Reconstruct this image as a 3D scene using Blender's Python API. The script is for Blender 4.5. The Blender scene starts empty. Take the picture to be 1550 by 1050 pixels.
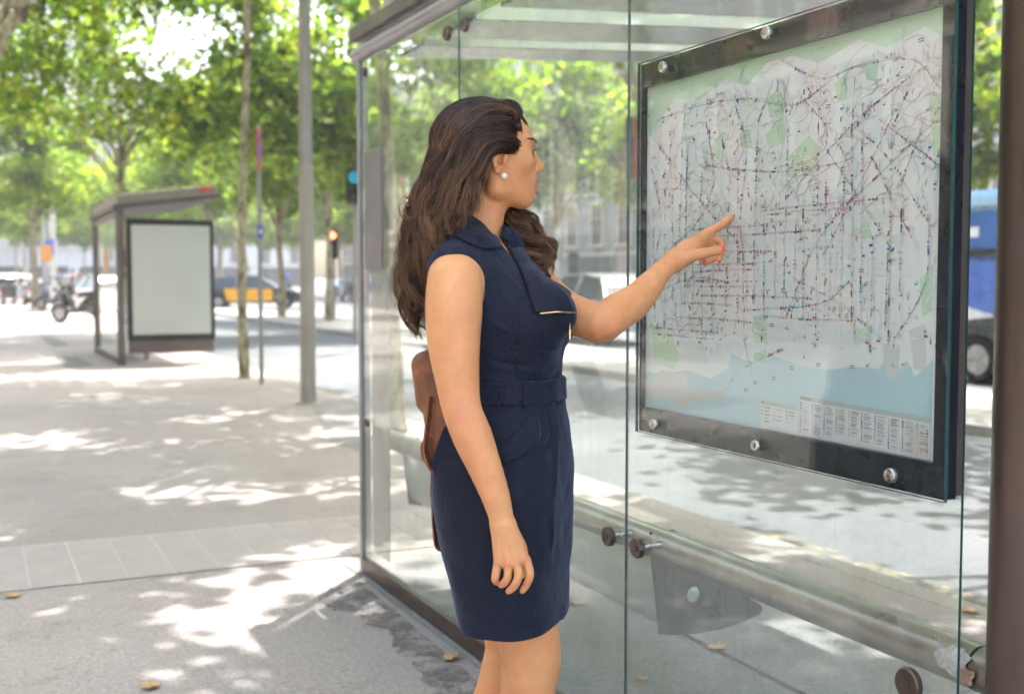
import bpy, bmesh, math, random
import numpy as np
from mathutils import Vector, Matrix
random.seed(7); RNG = np.random.default_rng(7)
SC = bpy.context.scene; COL = SC.collection
PI = math.pi
EYE = 1.32; FPX = 1750.0
TH = math.radians(25.1); CT, ST = math.cos(TH), math.sin(TH)
PITCH = math.atan(107/1750); CP, SP = math.cos(PITCH), math.sin(PITCH)

# ---------- camera geometry helpers (measured from the photograph, give real world points) ----------
def hgt(py, b):
    ty = (525-py)/FPX
    return b*(ty*CP-SP)/(CP+ty*SP)
def Q(px, py, b):                       # local frame: a right, b away, h up
    h = hgt(py, b)
    zc = b*CP-h*SP
    return np.array([(px-775)/FPX*zc, b, EYE+h])
def loc2w(p):
    return Vector((p[0]*CT+p[1]*ST, -p[0]*ST+p[1]*CT, p[2]))
def gp(px, py):                         # pixel on the ground -> world x, y
    ty = (525-py)/FPX
    b = -EYE*(CP+ty*SP)/(ty*CP-SP)
    w = loc2w(Q(px, py, b)); return w.x, w.y
def onplane(px, py, d):                 # pixel on a plane x = d
    dx = (px-775)/FPX; ty = (525-py)/FPX
    f = np.array([ST*CP, CT*CP, -SP]); r = np.array([CT, -ST, 0]); u = np.array([ST*SP, CT*SP, CP])
    v = f+dx*r+ty*u
    t = d/v[0]
    return Vector((d, v[1]*t, EYE+v[2]*t))

# ---------- object helpers ----------
def link(o, parent=None):
    COL.objects.link(o)
    if parent is not None: o.parent = parent
    return o
def tag(o, label=None, cat=None, group=None, kind=None):
    if label: o['label'] = label
    if cat: o['category'] = cat
    if group: o['group'] = group
    if kind: o['kind'] = kind
    return o
def thing(name, label, cat, loc=(0,0,0), rz=0, group=None):
    o = bpy.data.objects.new(name, None); o.empty_display_size = .2
    o.location = loc; o.rotation_euler = (0,0,rz); link(o)
    return tag(o, label, cat, group)
def copy_tree(o, parent=None):
    kids = list(o.children)
    c = o.copy(); COL.objects.link(c); c.parent = parent
    for ch in kids: copy_tree(ch, c)
    return c
def raw_mesh(name, V, F, mats, parent=None, smooth=False, mi=None, kindtag=None):
    """V (n,3) array; F array (m,3|4) or list of faces"""
    me = bpy.data.meshes.new(name)
    V = np.asarray(V, dtype=np.float32)
    if isinstance(F, np.ndarray):
        n, k = F.shape
        me.vertices.add(len(V)); me.vertices.foreach_set('co', V.ravel())
        me.loops.add(n*k); me.loops.foreach_set('vertex_index', F.astype(np.int32).ravel())
        me.polygons.add(n)
        me.polygons.foreach_set('loop_start', np.arange(0, n*k, k, dtype=np.int32))
        me.polygons.foreach_set('loop_total', np.full(n, k, dtype=np.int32))
        me.update(calc_edges=True)
    else:
        me.from_pydata([tuple(map(float, v)) for v in V], [], F)
    for m in (mats if isinstance(mats, (list, tuple)) else [mats]): me.materials.append(m)
    if mi is not None: me.polygons.foreach_set('material_index', np.asarray(mi, dtype=np.int32))
    if smooth: me.polygons.foreach_set('use_smooth', np.ones(len(me.polygons), dtype=bool))
    me.update()
    o = bpy.data.objects.new(name, me); link(o, parent)
    return o

class MB:
    """collects shapes into ONE mesh object"""
    def __init__(s): s.v = []; s.f = []; s.m = []; s.sm = []
    def add(s, V, F, mi=0, sm=False):
        n = len(s.v); s.v.extend([tuple(map(float, p)) for p in V])
        for f in F: s.f.append([i+n for i in f]); s.m.append(mi); s.sm.append(sm)
        return s
    def box(s, lo, hi, mi=0, M=None):
        x0,y0,z0 = lo; x1,y1,z1 = hi
        V = [(x0,y0,z0),(x1,y0,z0),(x1,y1,z0),(x0,y1,z0),(x0,y0,z1),(x1,y0,z1),(x1,y1,z1),(x0,y1,z1)]
        if M is not None: V = [M @ Vector(p) for p in V]
        return s.add(V, [(0,3,2,1),(4,5,6,7),(0,1,5,4),(1,2,6,5),(2,3,7,6),(3,0,4,7)], mi)
    def bevel_box(s, lo, hi, r, mi=0, M=None):
        bm = bmesh.new(); bmesh.ops.create_cube(bm, size=1)
        for v in bm.verts:
            v.co = Vector([lo[i]+(v.co[i]+.5)*(hi[i]-lo[i]) for i in range(3)])
        bmesh.ops.bevel(bm, geom=list(bm.edges), offset=r, segments=2, affect='EDGES')
        if M is not None: bmesh.ops.transform(bm, matrix=M, verts=bm.verts)
        bm.verts.index_update()
        s.add([v.co[:] for v in bm.verts], [[v.index for v in f.verts] for f in bm.faces], mi, True)
        bm.free(); return s
    def tube(s, pts, rad, n=12, mi=0, cap=True, closed=False):
        pts = [Vector(p) for p in pts]; k = len(pts)
        rr = rad if isinstance(rad, (list, tuple)) else [rad]*k
        V = []; F = []; up = None
        for i, p in enumerate(pts):
            if closed: t = pts[(i+1)%k]-pts[i-1]
            else: t = pts[min(i+1,k-1)]-pts[max(i-1,0)]
            t.normalize()
            if up is None:
                up = t.orthogonal().normalized()
            else:
                up = (up-t*up.dot(t)); up.normalize()
            w = t.cross(up)
            for j in range(n):
                a = 2*PI*j/n
                V.append(p+(up*math.cos(a)+w*math.sin(a))*rr[i])
        for i in range(k if closed else k-1):
            for j in range(n):
                i2 = (i+1)%k
                F.append((i*n+j, i*n+(j+1)%n, i2*n+(j+1)%n, i2*n+j))
        if cap and not closed:
            F.append(tuple(range(n))[::-1]); F.append(tuple((k-1)*n+j for j in range(n)))
        return s.add(V, F, mi, True)
    def cyl(s, a, b, r, n=24, mi=0, r2=None):
        return s.tube([a, b], [r, r if r2 is None else r2], n, mi)
    def lathe(s, prof, n=24, mi=0, M=None):      # prof: (r,z)
        V = []; F = []; k = len(prof)
        for r, z in prof:
            for j in range(n):
                a = 2*PI*j/n; V.append(Vector((r*math.cos(a), r*math.sin(a), z)))
        if M is not None: V = [M @ v for v in V]
        for i in range(k-1):
            for j in range(n):
                F.append((i*n+j, i*n+(j+1)%n, (i+1)*n+(j+1)%n, (i+1)*n+j))
        return s.add(V, F, mi, True)
    def prism(s, poly, d0, d1, axis='x', mi=0, M=None):   # poly 2D; extruded along axis
        n = len(poly)
        def P(p, d):
            if axis == 'x': return (d, p[0], p[1])
            if axis == 'y': return (p[0], d, p[1])
            return (p[0], p[1], d)
        V = [P(p, d0) for p in poly]+[P(p, d1) for p in poly]
        if M is not None: V = [M @ Vector(v) for v in V]
        F = [tuple(range(n))[::-1], tuple(n+i for i in range(n))]
        F += [(i, (i+1)%n, n+(i+1)%n, n+i) for i in range(n)]
        return s.add(V, F, mi)
    def build(s, name, mats, parent=None, bevel=0, auto=True):
        me = bpy.data.meshes.new(name); me.from_pydata(s.v, [], s.f)
        for m in (mats if isinstance(mats, (list, tuple)) else [mats]): me.materials.append(m)
        me.polygons.foreach_set('material_index', s.m); me.polygons.foreach_set('use_smooth', s.sm)
        bm = bmesh.new(); bm.from_mesh(me); bmesh.ops.recalc_face_normals(bm, faces=bm.faces)
        for e in bm.edges:
            if len(e.link_faces) == 2 and e.calc_face_angle(0) > .7: e.smooth = False
        bm.to_mesh(me); bm.free(); me.update()
        o = bpy.data.objects.new(name, me); link(o, parent)
        if bevel:
            b = o.modifiers.new('bevel', 'BEVEL'); b.width = bevel; b.segments = 2; b.limit_method = 'ANGLE'
        return o
def ROT(ax, a): return Matrix.Rotation(a, 4, ax)
def TR(*p): return Matrix.Translation(Vector(p))

# ---------- materials ----------
def nt(name):
    m = bpy.data.materials.new(name); m.use_nodes = True
    t = m.node_tree; t.nodes.clear()
    out = t.nodes.new('ShaderNodeOutputMaterial')
    return m, t, out
def L(t, a, b): t.links.new(a, b)
def noise(t, scale, detail=4, rough=.6, vec=None, dim='3D'):
    n = t.nodes.new('ShaderNodeTexNoise'); n.inputs['Scale'].default_value = scale
    n.inputs['Detail'].default_value = detail; n.inputs['Roughness'].default_value = rough
    if vec is not None: L(t, vec, n.inputs['Vector'])
    return n
def coords(t, which='Object', scale=None):
    c = t.nodes.new('ShaderNodeTexCoord')
    if scale is None: return c.outputs[which]
    mp = t.nodes.new('ShaderNodeMapping'); mp.inputs['Scale'].default_value = scale
    L(t, c.outputs[which], mp.inputs['Vector']); return mp.outputs[0]
def ramp(t, fac, stops):
    r = t.nodes.new('ShaderNodeValToRGB'); e = r.color_ramp.elements
    while len(e) < len(stops): e.new(.5)
    for i, (p, c) in enumerate(stops):
        e[i].position = p; e[i].color = (*c, 1) if len(c) == 3 else c
    L(t, fac, r.inputs[0]); return r.outputs[0]
def mixc(t, fac, a, b, mode='MIX'):
    n = t.nodes.new('ShaderNodeMix'); n.data_type = 'RGBA'; n.blend_type = mode
    for idx, v in ((0, fac), (6, a), (7, b)):
        if hasattr(v, 'links') or hasattr(v, 'is_linked'): L(t, v, n.inputs[idx])
        elif idx == 0: n.inputs[0].default_value = v
        else: n.inputs[idx].default_value = (*v, 1)
    return n.outputs[2]
def mth(t, op, a, b=None):
    n = t.nodes.new('ShaderNodeMath'); n.operation = op
    for i, v in enumerate((a, b)):
        if v is None: continue
        if hasattr(v, 'is_linked'): L(t, v, n.inputs[i])
        else: n.inputs[i].default_value = v
    return n.outputs[0]
def bump(t, h, strength=.3, dist=.01):
    b = t.nodes.new('ShaderNodeBump'); b.inputs['Strength'].default_value = strength
    b.inputs['Distance'].default_value = dist; L(t, h, b.inputs['Height']); return b.outputs[0]
def pbr(name, col, rough=.5, metal=0, var=.12, scale=8, bmp=0, bscale=60, spec=.5, dirt=None, coat=0, attr=None):
    m, t, out = nt(name)
    p = t.nodes.new('ShaderNodeBsdfPrincipled'); L(t, p.outputs[0], out.inputs[0])
    co = coords(t)
    n = noise(t, scale, 5, .6, co)
    c1 = tuple(max(0, c*(1-var)) for c in col); c2 = tuple(min(1, c*(1+var)) for c in col)
    c = ramp(t, n.outputs[0], [(.3, c1), (.7, c2)])
    if dirt:
        n2 = noise(t, dirt[1], 6, .7, co)
        c = mixc(t, ramp(t, n2.outputs[0], [(.5, (0,0,0)), (.72, (dirt[2],)*3)]), c, dirt[0])
    if attr:
        a = t.nodes.new('ShaderNodeAttribute'); a.attribute_name = attr
        c = mixc(t, 1.0, c, a.outputs[0], 'MULTIPLY')
    L(t, c, p.inputs['Base Color'])
    p.inputs['Roughness'].default_value = rough; p.inputs['Metallic'].default_value = metal
    p.inputs['Specular IOR Level'].default_value = spec
    if coat: p.inputs['Coat Weight'].default_value = coat
    rr = ramp(t, noise(t, scale*3, 4, .6, co).outputs[0], [(.3, (rough*.8,)*3), (.7, (min(1, rough*1.2),)*3)])
    L(t, rr, p.inputs['Roughness'])
    if bmp:
        L(t, bump(t, noise(t, bscale, 5, .65, co).outputs[0], bmp, .004), p.inputs['Normal'])
    return m
def emit(name, col, s):
    m, t, out = nt(name); e = t.nodes.new('ShaderNodeEmission')
    e.inputs[0].default_value = (*col, 1); e.inputs[1].default_value = s; L(t, e.outputs[0], out.inputs[0]); return m
# ---------- implicit surfaces: smooth unions meshed into ONE continuous skin ----------
def smin(a, b, k):
    if k <= 0: return np.minimum(a, b)
    h = np.maximum(k-np.abs(a-b), 0)/k
    return np.minimum(a, b)-h*h*k*.25
class Prim:
    def __init__(s, f, c, r, k=0., op='add'): s.f, s.c, s.r, s.k, s.op = f, np.asarray(c, float), r, k, op
def cone(a, b, ra, rb, k=.01, op='add'):
    a = np.asarray(a, float); b = np.asarray(b, float); ba = b-a; L2 = max(ba@ba, 1e-12)
    def f(P):
        t = np.clip(((P-a)@ba)/L2, 0, 1)
        q = P-a-t[..., None]*ba
        return np.sqrt((q*q).sum(-1))-(ra+(rb-ra)*t)
    return Prim(f, (a+b)/2, math.sqrt(L2)/2+max(ra, rb), k, op)
def ball(c, r, k=.01, op='add'): return cone(c, np.asarray(c, float)+1e-5, r, r, k, op)
def ell(c, rad, R=None, k=.01, op='add'):
    c = np.asarray(c, float); rad = np.asarray(rad, float); R = np.eye(3) if R is None else np.asarray(R, float)
    def f(P):
        q = (P-c)@R.T                       # R rows = local axes
        k0 = np.sqrt(((q/rad)**2).sum(-1)); k1 = np.sqrt(((q/rad**2)**2).sum(-1))+1e-9
        return k0*(k0-1)/k1
    return Prim(f, c, rad.max(), k, op)
def spline(P, n):
    """Catmull-Rom through rows of P, n samples per span"""
    P = np.asarray(P, float); out = []
    Pe = np.vstack([2*P[0]-P[1], P, 2*P[-1]-P[-2]])
    for i in range(1, len(Pe)-2):
        p0, p1, p2, p3 = Pe[i-1:i+3]
        for t in np.linspace(0, 1, n, endpoint=False):
            out.append(.5*((2*p1)+(-p0+p2)*t+(2*p0-5*p1+4*p2-p3)*t*t+(-p0+3*p1-3*p2+p3)*t**3))
    out.append(P[-1]); return np.array(out)
def limb(rows, n=3, k=.012):
    """rows (x,y,z,r) -> chain of round cones"""
    S = spline(rows, n); ps = []
    for i in range(len(S)-1):
        ps.append(cone(S[i, :3], S[i+1, :3], S[i, 3], S[i+1, 3], .004 if i else k))
    return ps
def eval_all(prims, P):
    d = None
    for p in prims:
        v = p.f(P)
        if d is None: d = v
        elif p.op == 'add': d = smin(d, v, p.k)
        elif p.op == 'sub': d = -smin(-d, v, p.k)
        elif p.op == 'int': d = -smin(-d, -v, p.k)
        elif p.op == 'warp': d = d+v
    return d
def sdf_mesh(prims, vox, lo, hi, slack=1.2):
    bs = 16; lo = np.asarray(lo, float); hi = np.asarray(hi, float)
    nb = np.ceil((hi-lo)/(vox*bs)).astype(int)
    I = np.stack(np.meshgrid(*[np.arange(n) for n in nb], indexing='ij'), -1).reshape(-1, 3)
    C = lo+(I+.5)*bs*vox; hd = bs*vox*.866*slack
    D = [p.f(C) for p in prims]; d = None
    for p, v in zip(prims, D):
        if d is None: d = v.copy()
        elif p.op == 'add': d = smin(d, v, p.k)
        elif p.op == 'sub': d = -smin(-d, v, p.k)
        elif p.op == 'int': d = -smin(-d, -v, p.k)
    act = np.where(np.abs(d) < hd+.006)[0]
    N = (nb*bs+3).astype(np.int64)
    g = np.arange(bs+1)
    G = np.stack(np.meshgrid(g, g, g, indexing='ij'), -1)
    allk = []; allv = []; quads = []
    for bi in act:
        base = I[bi]*bs
        P = lo+(base+G)*vox
        f = None
        for p, v in zip(prims, D):
            if p.op == 'add':
                if v[bi]-hd > d[bi]+hd+p.k and f is not None: continue
                if v[bi]-hd > d[bi]+hd+p.k+.0 and f is None and p is not prims[0]: continue
                w = p.f(P); f = w if f is None else smin(f, w, p.k)
            elif p.op == 'sub':
                if v[bi] > hd+p.k or f is None: continue
                f = -smin(-f, p.f(P), p.k)
            elif p.op == 'int':
                if v[bi] < -hd-p.k or f is None: continue
                f = -smin(-f, -p.f(P), p.k)
            else:
                if f is not None: f = f+p.f(P)
        if f is None: continue
        s = f < 0
        if s.all() or not s.any(): continue
        acc = np.zeros((bs, bs, bs, 3)); cnt = np.zeros((bs, bs, bs))
        for ax in range(3):
            sl0 = [slice(None)]*3; sl1 = [slice(None)]*3
            sl0[ax] = slice(0, bs); sl1[ax] = slice(1, bs+1)
            f0 = f[tuple(sl0)]; f1 = f[tuple(sl1)]
            cr = (f0 < 0) != (f1 < 0)
            if not cr.any(): continue
            t = np.where(cr, f0/np.where(cr, f0-f1, 1), 0)
            pos = G[tuple(sl0)].astype(float).copy(); pos[..., ax] += t
            o1, o2 = [a for a in range(3) if a != ax]
            for e1 in (0, 1):
                for e2 in (0, 1):
                    sl = [slice(None)]*3; sl[o1] = slice(e1, e1+bs); sl[o2] = slice(e2, e2+bs)
                    c = cr[tuple(sl)]; acc += np.where(c[..., None], pos[tuple(sl)], 0); cnt += c
            # owned edges -> quads
            sl = [slice(0, bs)]*3
            idx = np.argwhere(cr[tuple(sl)])
            if len(idx):
                gi = idx+base; flip = f0[tuple(idx.T)] < 0
                def key(off):
                    q = gi.copy()
                    for a_, o_ in off: q[:, a_] -= o_
                    return ((q[:, 0]+1)*N[1]+(q[:, 1]+1))*N[2]+(q[:, 2]+1)
                a1, a2 = (ax+1)%3, (ax+2)%3
                qd = np.stack([key([]), key([(a1, 1)]), key([(a1, 1), (a2, 1)]), key([(a2, 1)])], 1)
                qd[~flip] = qd[~flip][:, ::-1]
                quads.append(qd)
        ci = np.argwhere(cnt > 0)
        pv = acc[tuple(ci.T)]/cnt[tuple(ci.T)][:, None]
        gi = ci+base
        allk.append(((gi[:, 0]+1)*N[1]+(gi[:, 1]+1))*N[2]+(gi[:, 2]+1))
        allv.append(lo+(base+pv)*vox)
    K = np.concatenate(allk); V = np.concatenate(allv); Qd = np.concatenate(quads)
    o = np.argsort(K); K = K[o]; V = V[o]
    j = np.clip(np.searchsorted(K, Qd), 0, len(K)-1)
    ok = (K[j] == Qd).all(1)
    return V, j[ok]
# ================= THE WOMAN =================
PSI = math.radians(18)
FW = np.array([math.cos(PSI), -math.sin(PSI), 0]); LA = np.array([math.sin(PSI), math.cos(PSI), 0])
HB = 2.37
YAW = math.radians(15)
HX = np.array([math.cos(YAW), math.sin(YAW), 0]); HY = np.array([-math.sin(YAW), math.cos(YAW), 0]); HZ = np.array([0, 0, 1.])
H0 = Q(737, 235, HB)
def H(x, y, z): return H0+HX*x+HY*y+HZ*z
HR = np.array([HX, HY, HZ])
def row(px, py, b, r): return np.append(Q(px, py, b), r)

def loft(rows, b0, top, bot, n=2.25, k=.02, infl=0., rnd=.03):
    hs, ca, dp, ww = [], [], [], []
    for py, x0, x1, w in rows:
        h = EYE+hgt(py, b0); q0 = Q(x0, py, b0)[0]; q1 = Q(x1, py, b0)[0]; Hh = (q1-q0)/2
        hs.append(h); ca.append((q0+q1)/2); ww.append(w)
        dp.append(math.sqrt(max(Hh**2-(w*math.sin(PSI))**2, .0004))/math.cos(PSI))
    o = np.argsort(hs); T = np.stack([hs, ca, dp, ww], 1)[o]; T = spline(T, 8)
    h_, c_, d_, w_ = T.T
    def f(P):
        z = P[..., 2]; c = np.interp(z, h_, c_); d = np.interp(z, h_, d_)+infl; w = np.interp(z, h_, w_)+infl
        qa = P[..., 0]-c; qb = P[..., 1]-b0
        u = qa*FW[0]+qb*FW[1]; l = qa*LA[0]+qb*LA[1]
        rho = (np.abs(u/d)**n+np.abs(l/w)**n)**(1/n)+1e-6
        R = np.sqrt(u*u+l*l)+1e-6
        s = np.where(rho > 1e-3, R*(1-1/rho), -np.minimum(d, w))
        s = np.maximum(s, -np.minimum(d, w))
        e = np.maximum(z-top, bot-z)
        return smin_max(s, e, rnd)
    c = np.array([np.mean(ca), b0, (top+bot)/2])
    return Prim(f, c, 1., k)
def smin_max(a, b, k): return -smin(-a, -b, k)
def hpx(py, b=HB): return EYE+hgt(py, b)

TORSO = [(372,672,772,.110),(400,662,797,.152),(430,656,818,.160),(480,654,842,.150),(530,664,846,.132),(580,680,845,.122),
         (612,681,849,.128),(645,675,852,.142),(690,670,857,.156),(740,670,858,.160),(800,680,855,.158),(850,690,850,.15)]
SKIRT = [(600,686,846,.122),(612,685,847,.125),(645,675,853,.145),(685,669,858,.160),(730,668,859,.165),(780,674,858,.167),
         (830,685,856,.166),(880,698,853,.164),(930,709,853,.162),(990,720,855,.160)]

def shoulder_prims(g=0., k=.03):
    P = [cone(Q(714,368,2.335), Q(690,408,2.235), .040+g, .048+g, k), cone(Q(742,366,2.41), Q(776,398,2.50), .040+g, .048+g, k)]
    return P
BUST = []
def bust(g=0., k=.045):
    return [ell(Q(812,474,2.285), np.array([.074, .062, .062])+g, np.array([FW, LA, HZ]), k),
            ell(Q(827,474,2.435), np.array([.066, .060, .060])+g, np.array([FW, LA, HZ]), k)]

EYX, EYY = .0752, .0345
def head_prims():
    P = [ell(H(-.013, 0, .027), (.098, .075, .082), HR, .02),
         ell(H(.028, 0, .010), (.068, .065, .082), HR, .02),
         ell(H(.040, 0, -.035), (.057, .054, .066), HR, .025),
         ell(H(.068, 0, -.056), (.034, .034, .036), HR, .02),
         ball(H(.0785, 0, -.0830), .0180, .014),
         cone(H(.074, -.008, -.0850), H(.008, -.048, -.070), .0155, .014, .02),
         cone(H(.074, .008, -.0850), H(.008, .048, -.070), .0155, .014, .02),
         cone(H(.008, -.048, -.070), H(.002, -.060, -.02), .014, .012, .02),
         cone(H(.008, .048, -.070), H(.002, .060, -.02), .014, .012, .02)]
    for s in (-1, 1):
        P += [ell(H(.060, s*.044, -.014), (.021, .018, .018), HR, .022),
              cone(H(.0870, s*.012, .025), H(.072, s*.046, .026), .0090, .006, .014),
              ell(H(.096, s*.034, .005), (.012, .020, .0105), HR, .013, 'sub')]
    # nose
    P += [cone(H(.0910, 0, .022), H(.1010, 0, -.010), .0065, .0090, .010),
          cone(H(.1010, 0, -.010), H(.1105, 0, -.0225), .0090, .0098, .008),
          ball(H(.1010, -.0115, -.0280), .0072, .005), ball(H(.1010, .0115, -.0280), .0072, .005),
          cone(H(.098, 0, -.034), H(.0965, 0, -.047), .0085, .0085, .007)]
    # lips
    P += [cone(H(.0955, -.020, -.0565), H(.1045, -.004, -.0510), .0030, .0058, .004), cone(H(.0955, .020, -.0565), H(.1045, .004, -.0510), .0030, .0058, .004),
          cone(H(.1045, -.004, -.0510), H(.1045, .004, -.0510), .0058, .0058, .003),
          cone(H(.0945, -.019, -.0610), H(.1005, 0, -.0702), .0030, .0068, .004), cone(H(.0945, .019, -.0610), H(.1005, 0, -.0702), .0030, .0070, .004),
          cone(H(.106, -.013, -.0598), H(.106, .013, -.0598), .0046, .0046, .002, 'sub'),
          cone(H(.0985, -.015, -.0594), H(.0985, .015, -.0594), .0022, .0022, .002, 'sub'),
          ell(H(.098, 0, -.0800), (.006, .014, .0035), HR, .006, 'sub'),
          ball(H(.1115, -.0062, -.0345), .0028, .003, 'sub'), ball(H(.1115, .0062, -.0345), .0028, .003, 'sub')]
    # eyes : lids round the ball, with an opening
    for s in (-1, 1):
        e = H(EYX, s*EYY, .0045)
        P += [ball(e, .0142, .004), ell(H(EYX+.0160, s*(EYY+.002), .0030), (.0130, .0140, .0044), HR, .002, 'sub')]
    # ears
    for s in (-1, 1):
        c = H(.006, s*.074, -.015)
        R = np.array([HX*.93+HY*s*-.30+HZ*0, HY*.95+HX*s*.30, HZ])
        a = math.radians(8)
        ex = HX*math.cos(a)-HZ*math.sin(a); ez = HX*math.sin(a)+HZ*math.cos(a)
        ez2 = -ex*.12+ez
        P += [ell(c, (.0145, .0065, .0250), np.array([ex, HY, ez]), .004),
              ell(c+HY*s*.0075+ex*.001+ez*.004, (.0090, .0085, .0165), np.array([ex, HY, ez]), .002, 'sub'), ell(c+HY*s*.002+ex*.005-ez*.004, (.0050, .0075, .0085), np.array([ex, HY, ez]), .002, 'sub')]
        rim = [c+ex*(.0130*math.cos(t))+ez*(.004+.0205*math.sin(t))+HY*s*.006 for t in np.linspace(-.3, 3.9, 12)]
        for i in range(11): P.append(cone(rim[i], rim[i+1], .0034, .0034, .005))
        P += [ball(c+ex*.000-ez*.0220+HY*s*.003, .0070, .004), cone(c+ex*.011-ez*.004+HY*s*.004, c+ex*.010+ez*.004+HY*s*.004, .0034, .0026, .003)]
        P += [cone(c-ex*.002+ez*.012+HY*s*.005, c-ex*.006-ez*.008+HY*s*.005, .0022, .0026, .003)]
    return P

NECK = [cone(Q(716,372,2.375), Q(724,300,2.375), .056, .047, .02), cone(Q(730,352,2.36), Q(739,310,2.365), .034, .034, .02)]

R_ARM = [row(688,428,2.205,.0525), row(687,470,2.185,.0530), row(687,520,2.175,.0485), row(692,572,2.165,.0410), row(699,618,2.155,.0360),
         row(715,660,2.150,.0365), row(732,702,2.145,.0315), row(750,750,2.14,.0262), row(761,790,2.135,.0208)]
L_ARM = [row(784,414,2.54,.050), row(812,438,2.50,.050), row(852,470,2.44,.0445), row(908,487,2.375,.0375), row(932,474,2.390,.0385),
         row(962,455,2.415,.0345), row(990,424,2.44,.0255), row(1013,399,2.46,.0185)]
NAILS = []
def right_hand():
    P = []
    W = Q(762,796,2.133)
    K = [Q(755,851,2.128), Q(769,853,2.121), Q(782.5,851,2.121), Q(795,847,2.130)]
    for i, kk in enumerate(K):
        w = W+np.array([-.009+.006*i, 0, .0])
        P.append(cone(w, kk, .0150, .0095, .012))
    P.append(ell(Q(772,826,2.138), (.024, .0125, .032), None, .012))
    F = [[(754,851,2.128,.0082),(750.5,868,2.124,.0074),(749.5,877,2.130,.0068),(752,881,2.144,.0060)],
         [(768.5,853,2.121,.0084),(768.5,871,2.116,.0078),(764,881,2.122,.0070),(758.5,885,2.134,.0060)],
         [(783,851,2.121,.0086),(784.5,872,2.111,.0080),(778,887,2.113,.0072),(770,894,2.122,.0062)],
         [(797,847,2.130,.0086),(802,868,2.120,.0078),(797.5,883,2.124,.0070),(791,893,2.132,.0060)],
         [(775,806,2.150,.0140),(789,829,2.160,.0110),(792,852,2.166,.0092),(790,869,2.164,.0078)]]
    for r in F:
        q = np.array([row(*x) for x in r]); S = spline(q, 3)
        for i in range(len(S)-1): P.append(cone(S[i, :3], S[i+1, :3], S[i, 3], S[i+1, 3], .0018))
        d_ = q[-1, :3]-q[-2, :3]; d_ /= np.linalg.norm(d_)
        if len(NAILS) < 4: NAILS.append((q[-1, :3]+d_*.0022+np.array([0, -.0042, -.001]), d_, np.array([0, -1., -.5]), .0048))
    # knuckles and tendons
    for kk in K: P.append(ball(kk+np.array([0, -.005, .001]), .0066, .004))
    for i in range(4): P.append(cone(W+np.array([-.010+.0065*i, -.0125, -.012]), K[i]+np.array([0, -.0085, .004]), .0016, .0022, .006))
    for i in range(3): P.append(cone((K[i]+K[i+1])/2+np.array([0, -.010, -.006]), (K[i]+K[i+1])/2+np.array([-.001, -.009, -.024]), .0022, .0022, .003, 'sub'))
    return P
def left_hand():
    P = []
    def q(x, y, b, r): return row(x, y, b, r)
    W0 = Q(1016,392,2.463); 
    palm = [((1016,390,2.475,.0165),(1068,355,2.520,.0115)), ((1018,396,2.470,.0165),(1073,360,2.528,.0110)),
            ((1020,400,2.470,.0155),(1073,368,2.535,.0105)), ((1020,402,2.475,.0140),(1069,378,2.54,.0095)),
            ((1018,397,2.460,.0160),(1045,386,2.470,.0150))]
    for a, b in palm:
        a = q(*a); b = q(*b); P.append(cone(a[:3], b[:3], a[3], b[3], .012))
    P.append(ell(Q(1046,377,2.495), (.026, .013, .020), None, .012))
    F = [[(1068,355,2.520,.0105),(1087,343.5,2.524,.0088),(1098,336,2.5265,.0078),(1108.5,329,2.529,.0062)],
         [(1073,360,2.528,.0100),(1090.5,366,2.527,.0088),(1090.5,381,2.522,.0080),(1088,393,2.512,.0066)],
         [(1073,368,2.535,.0095),(1087,377,2.532,.0086),(1081,390,2.522,.0078),(1070,395,2.512,.0066)],
         [(1069,378,2.540,.0085),(1078,387,2.537,.0076),(1072,395,2.525,.0070),(1062,396,2.517,.0060)],
         [(1028,392,2.462,.0150),(1052,386,2.462,.0118),(1074,381.5,2.468,.0098),(1086,379.5,2.473,.0088),(1094,378.5,2.478,.0064)]]
    for r in F:
        qq = np.array([row(*x) for x in r]); S = spline(qq, 3)
        for i in range(len(S)-1): P.append(cone(S[i, :3], S[i+1, :3], S[i, 3], S[i+1, 3], .003))
    NAILS.append((Q(1093.5,377.2,2.469), Q(1097,376.5,2.478)-Q(1086,379.5,2.473), np.array([.1, -1., .55]), .0070))
    NAILS.append((Q(1109.2,327.2,2.527), Q(1110,328,2.529)-Q(1098,336,2.5265), np.array([-.5, -.3, 1.]), .0060))
    NAILS.append((Q(1067,397,2.508), Q(1069,395.5,2.512)-Q(1081,390,2.522), np.array([0., -1., -.6]), .0058))
    NAILS.append((Q(1089,396,2.507), Q(1088,394,2.512)-Q(1090.5,381,2.522), np.array([.9, -.5, 0.]), .0048))
    return P
def leg(rows): return limb(rows, 3, .02)
nearA = Q(806,1050,2.30); farA = Q(762,1050,2.44)
def leg_rows(hipx, kneex, b, dk):
    hip = Q(hipx, 835, b); kn = Q(kneex, 1012, b+dk)
    ax = kn[0]-.012; bb = kn[1]
    return [np.array([hip[0], hip[1], hip[2], .078]), np.append(Q((hipx*.45+kneex*.55), 930, b+dk*.4), .068),
            np.append(Q(kneex, 975, b+dk*.8), .0625), np.array([kn[0], kn[1], kn[2], .060]),
            np.array([kn[0]-.008, bb, kn[2]-.07, .053]), np.array([kn[0]-.028, bb, kn[2]-.16, .054]),
            np.array([kn[0]-.030, bb, kn[2]-.28, .040]), np.array([kn[0]-.030, bb, .10, .030]), np.array([kn[0]-.030, bb, .055, .032])]
RL = leg_rows(776, 802, 2.345, -.012); LL = leg_rows(762, 779, 2.47, .01)
for i_, sh in ((3, -.012), (4, -.03), (5, -.05), (6, -.07), (7, -.085), (8, -.085)): LL[i_][0] += sh
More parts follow.
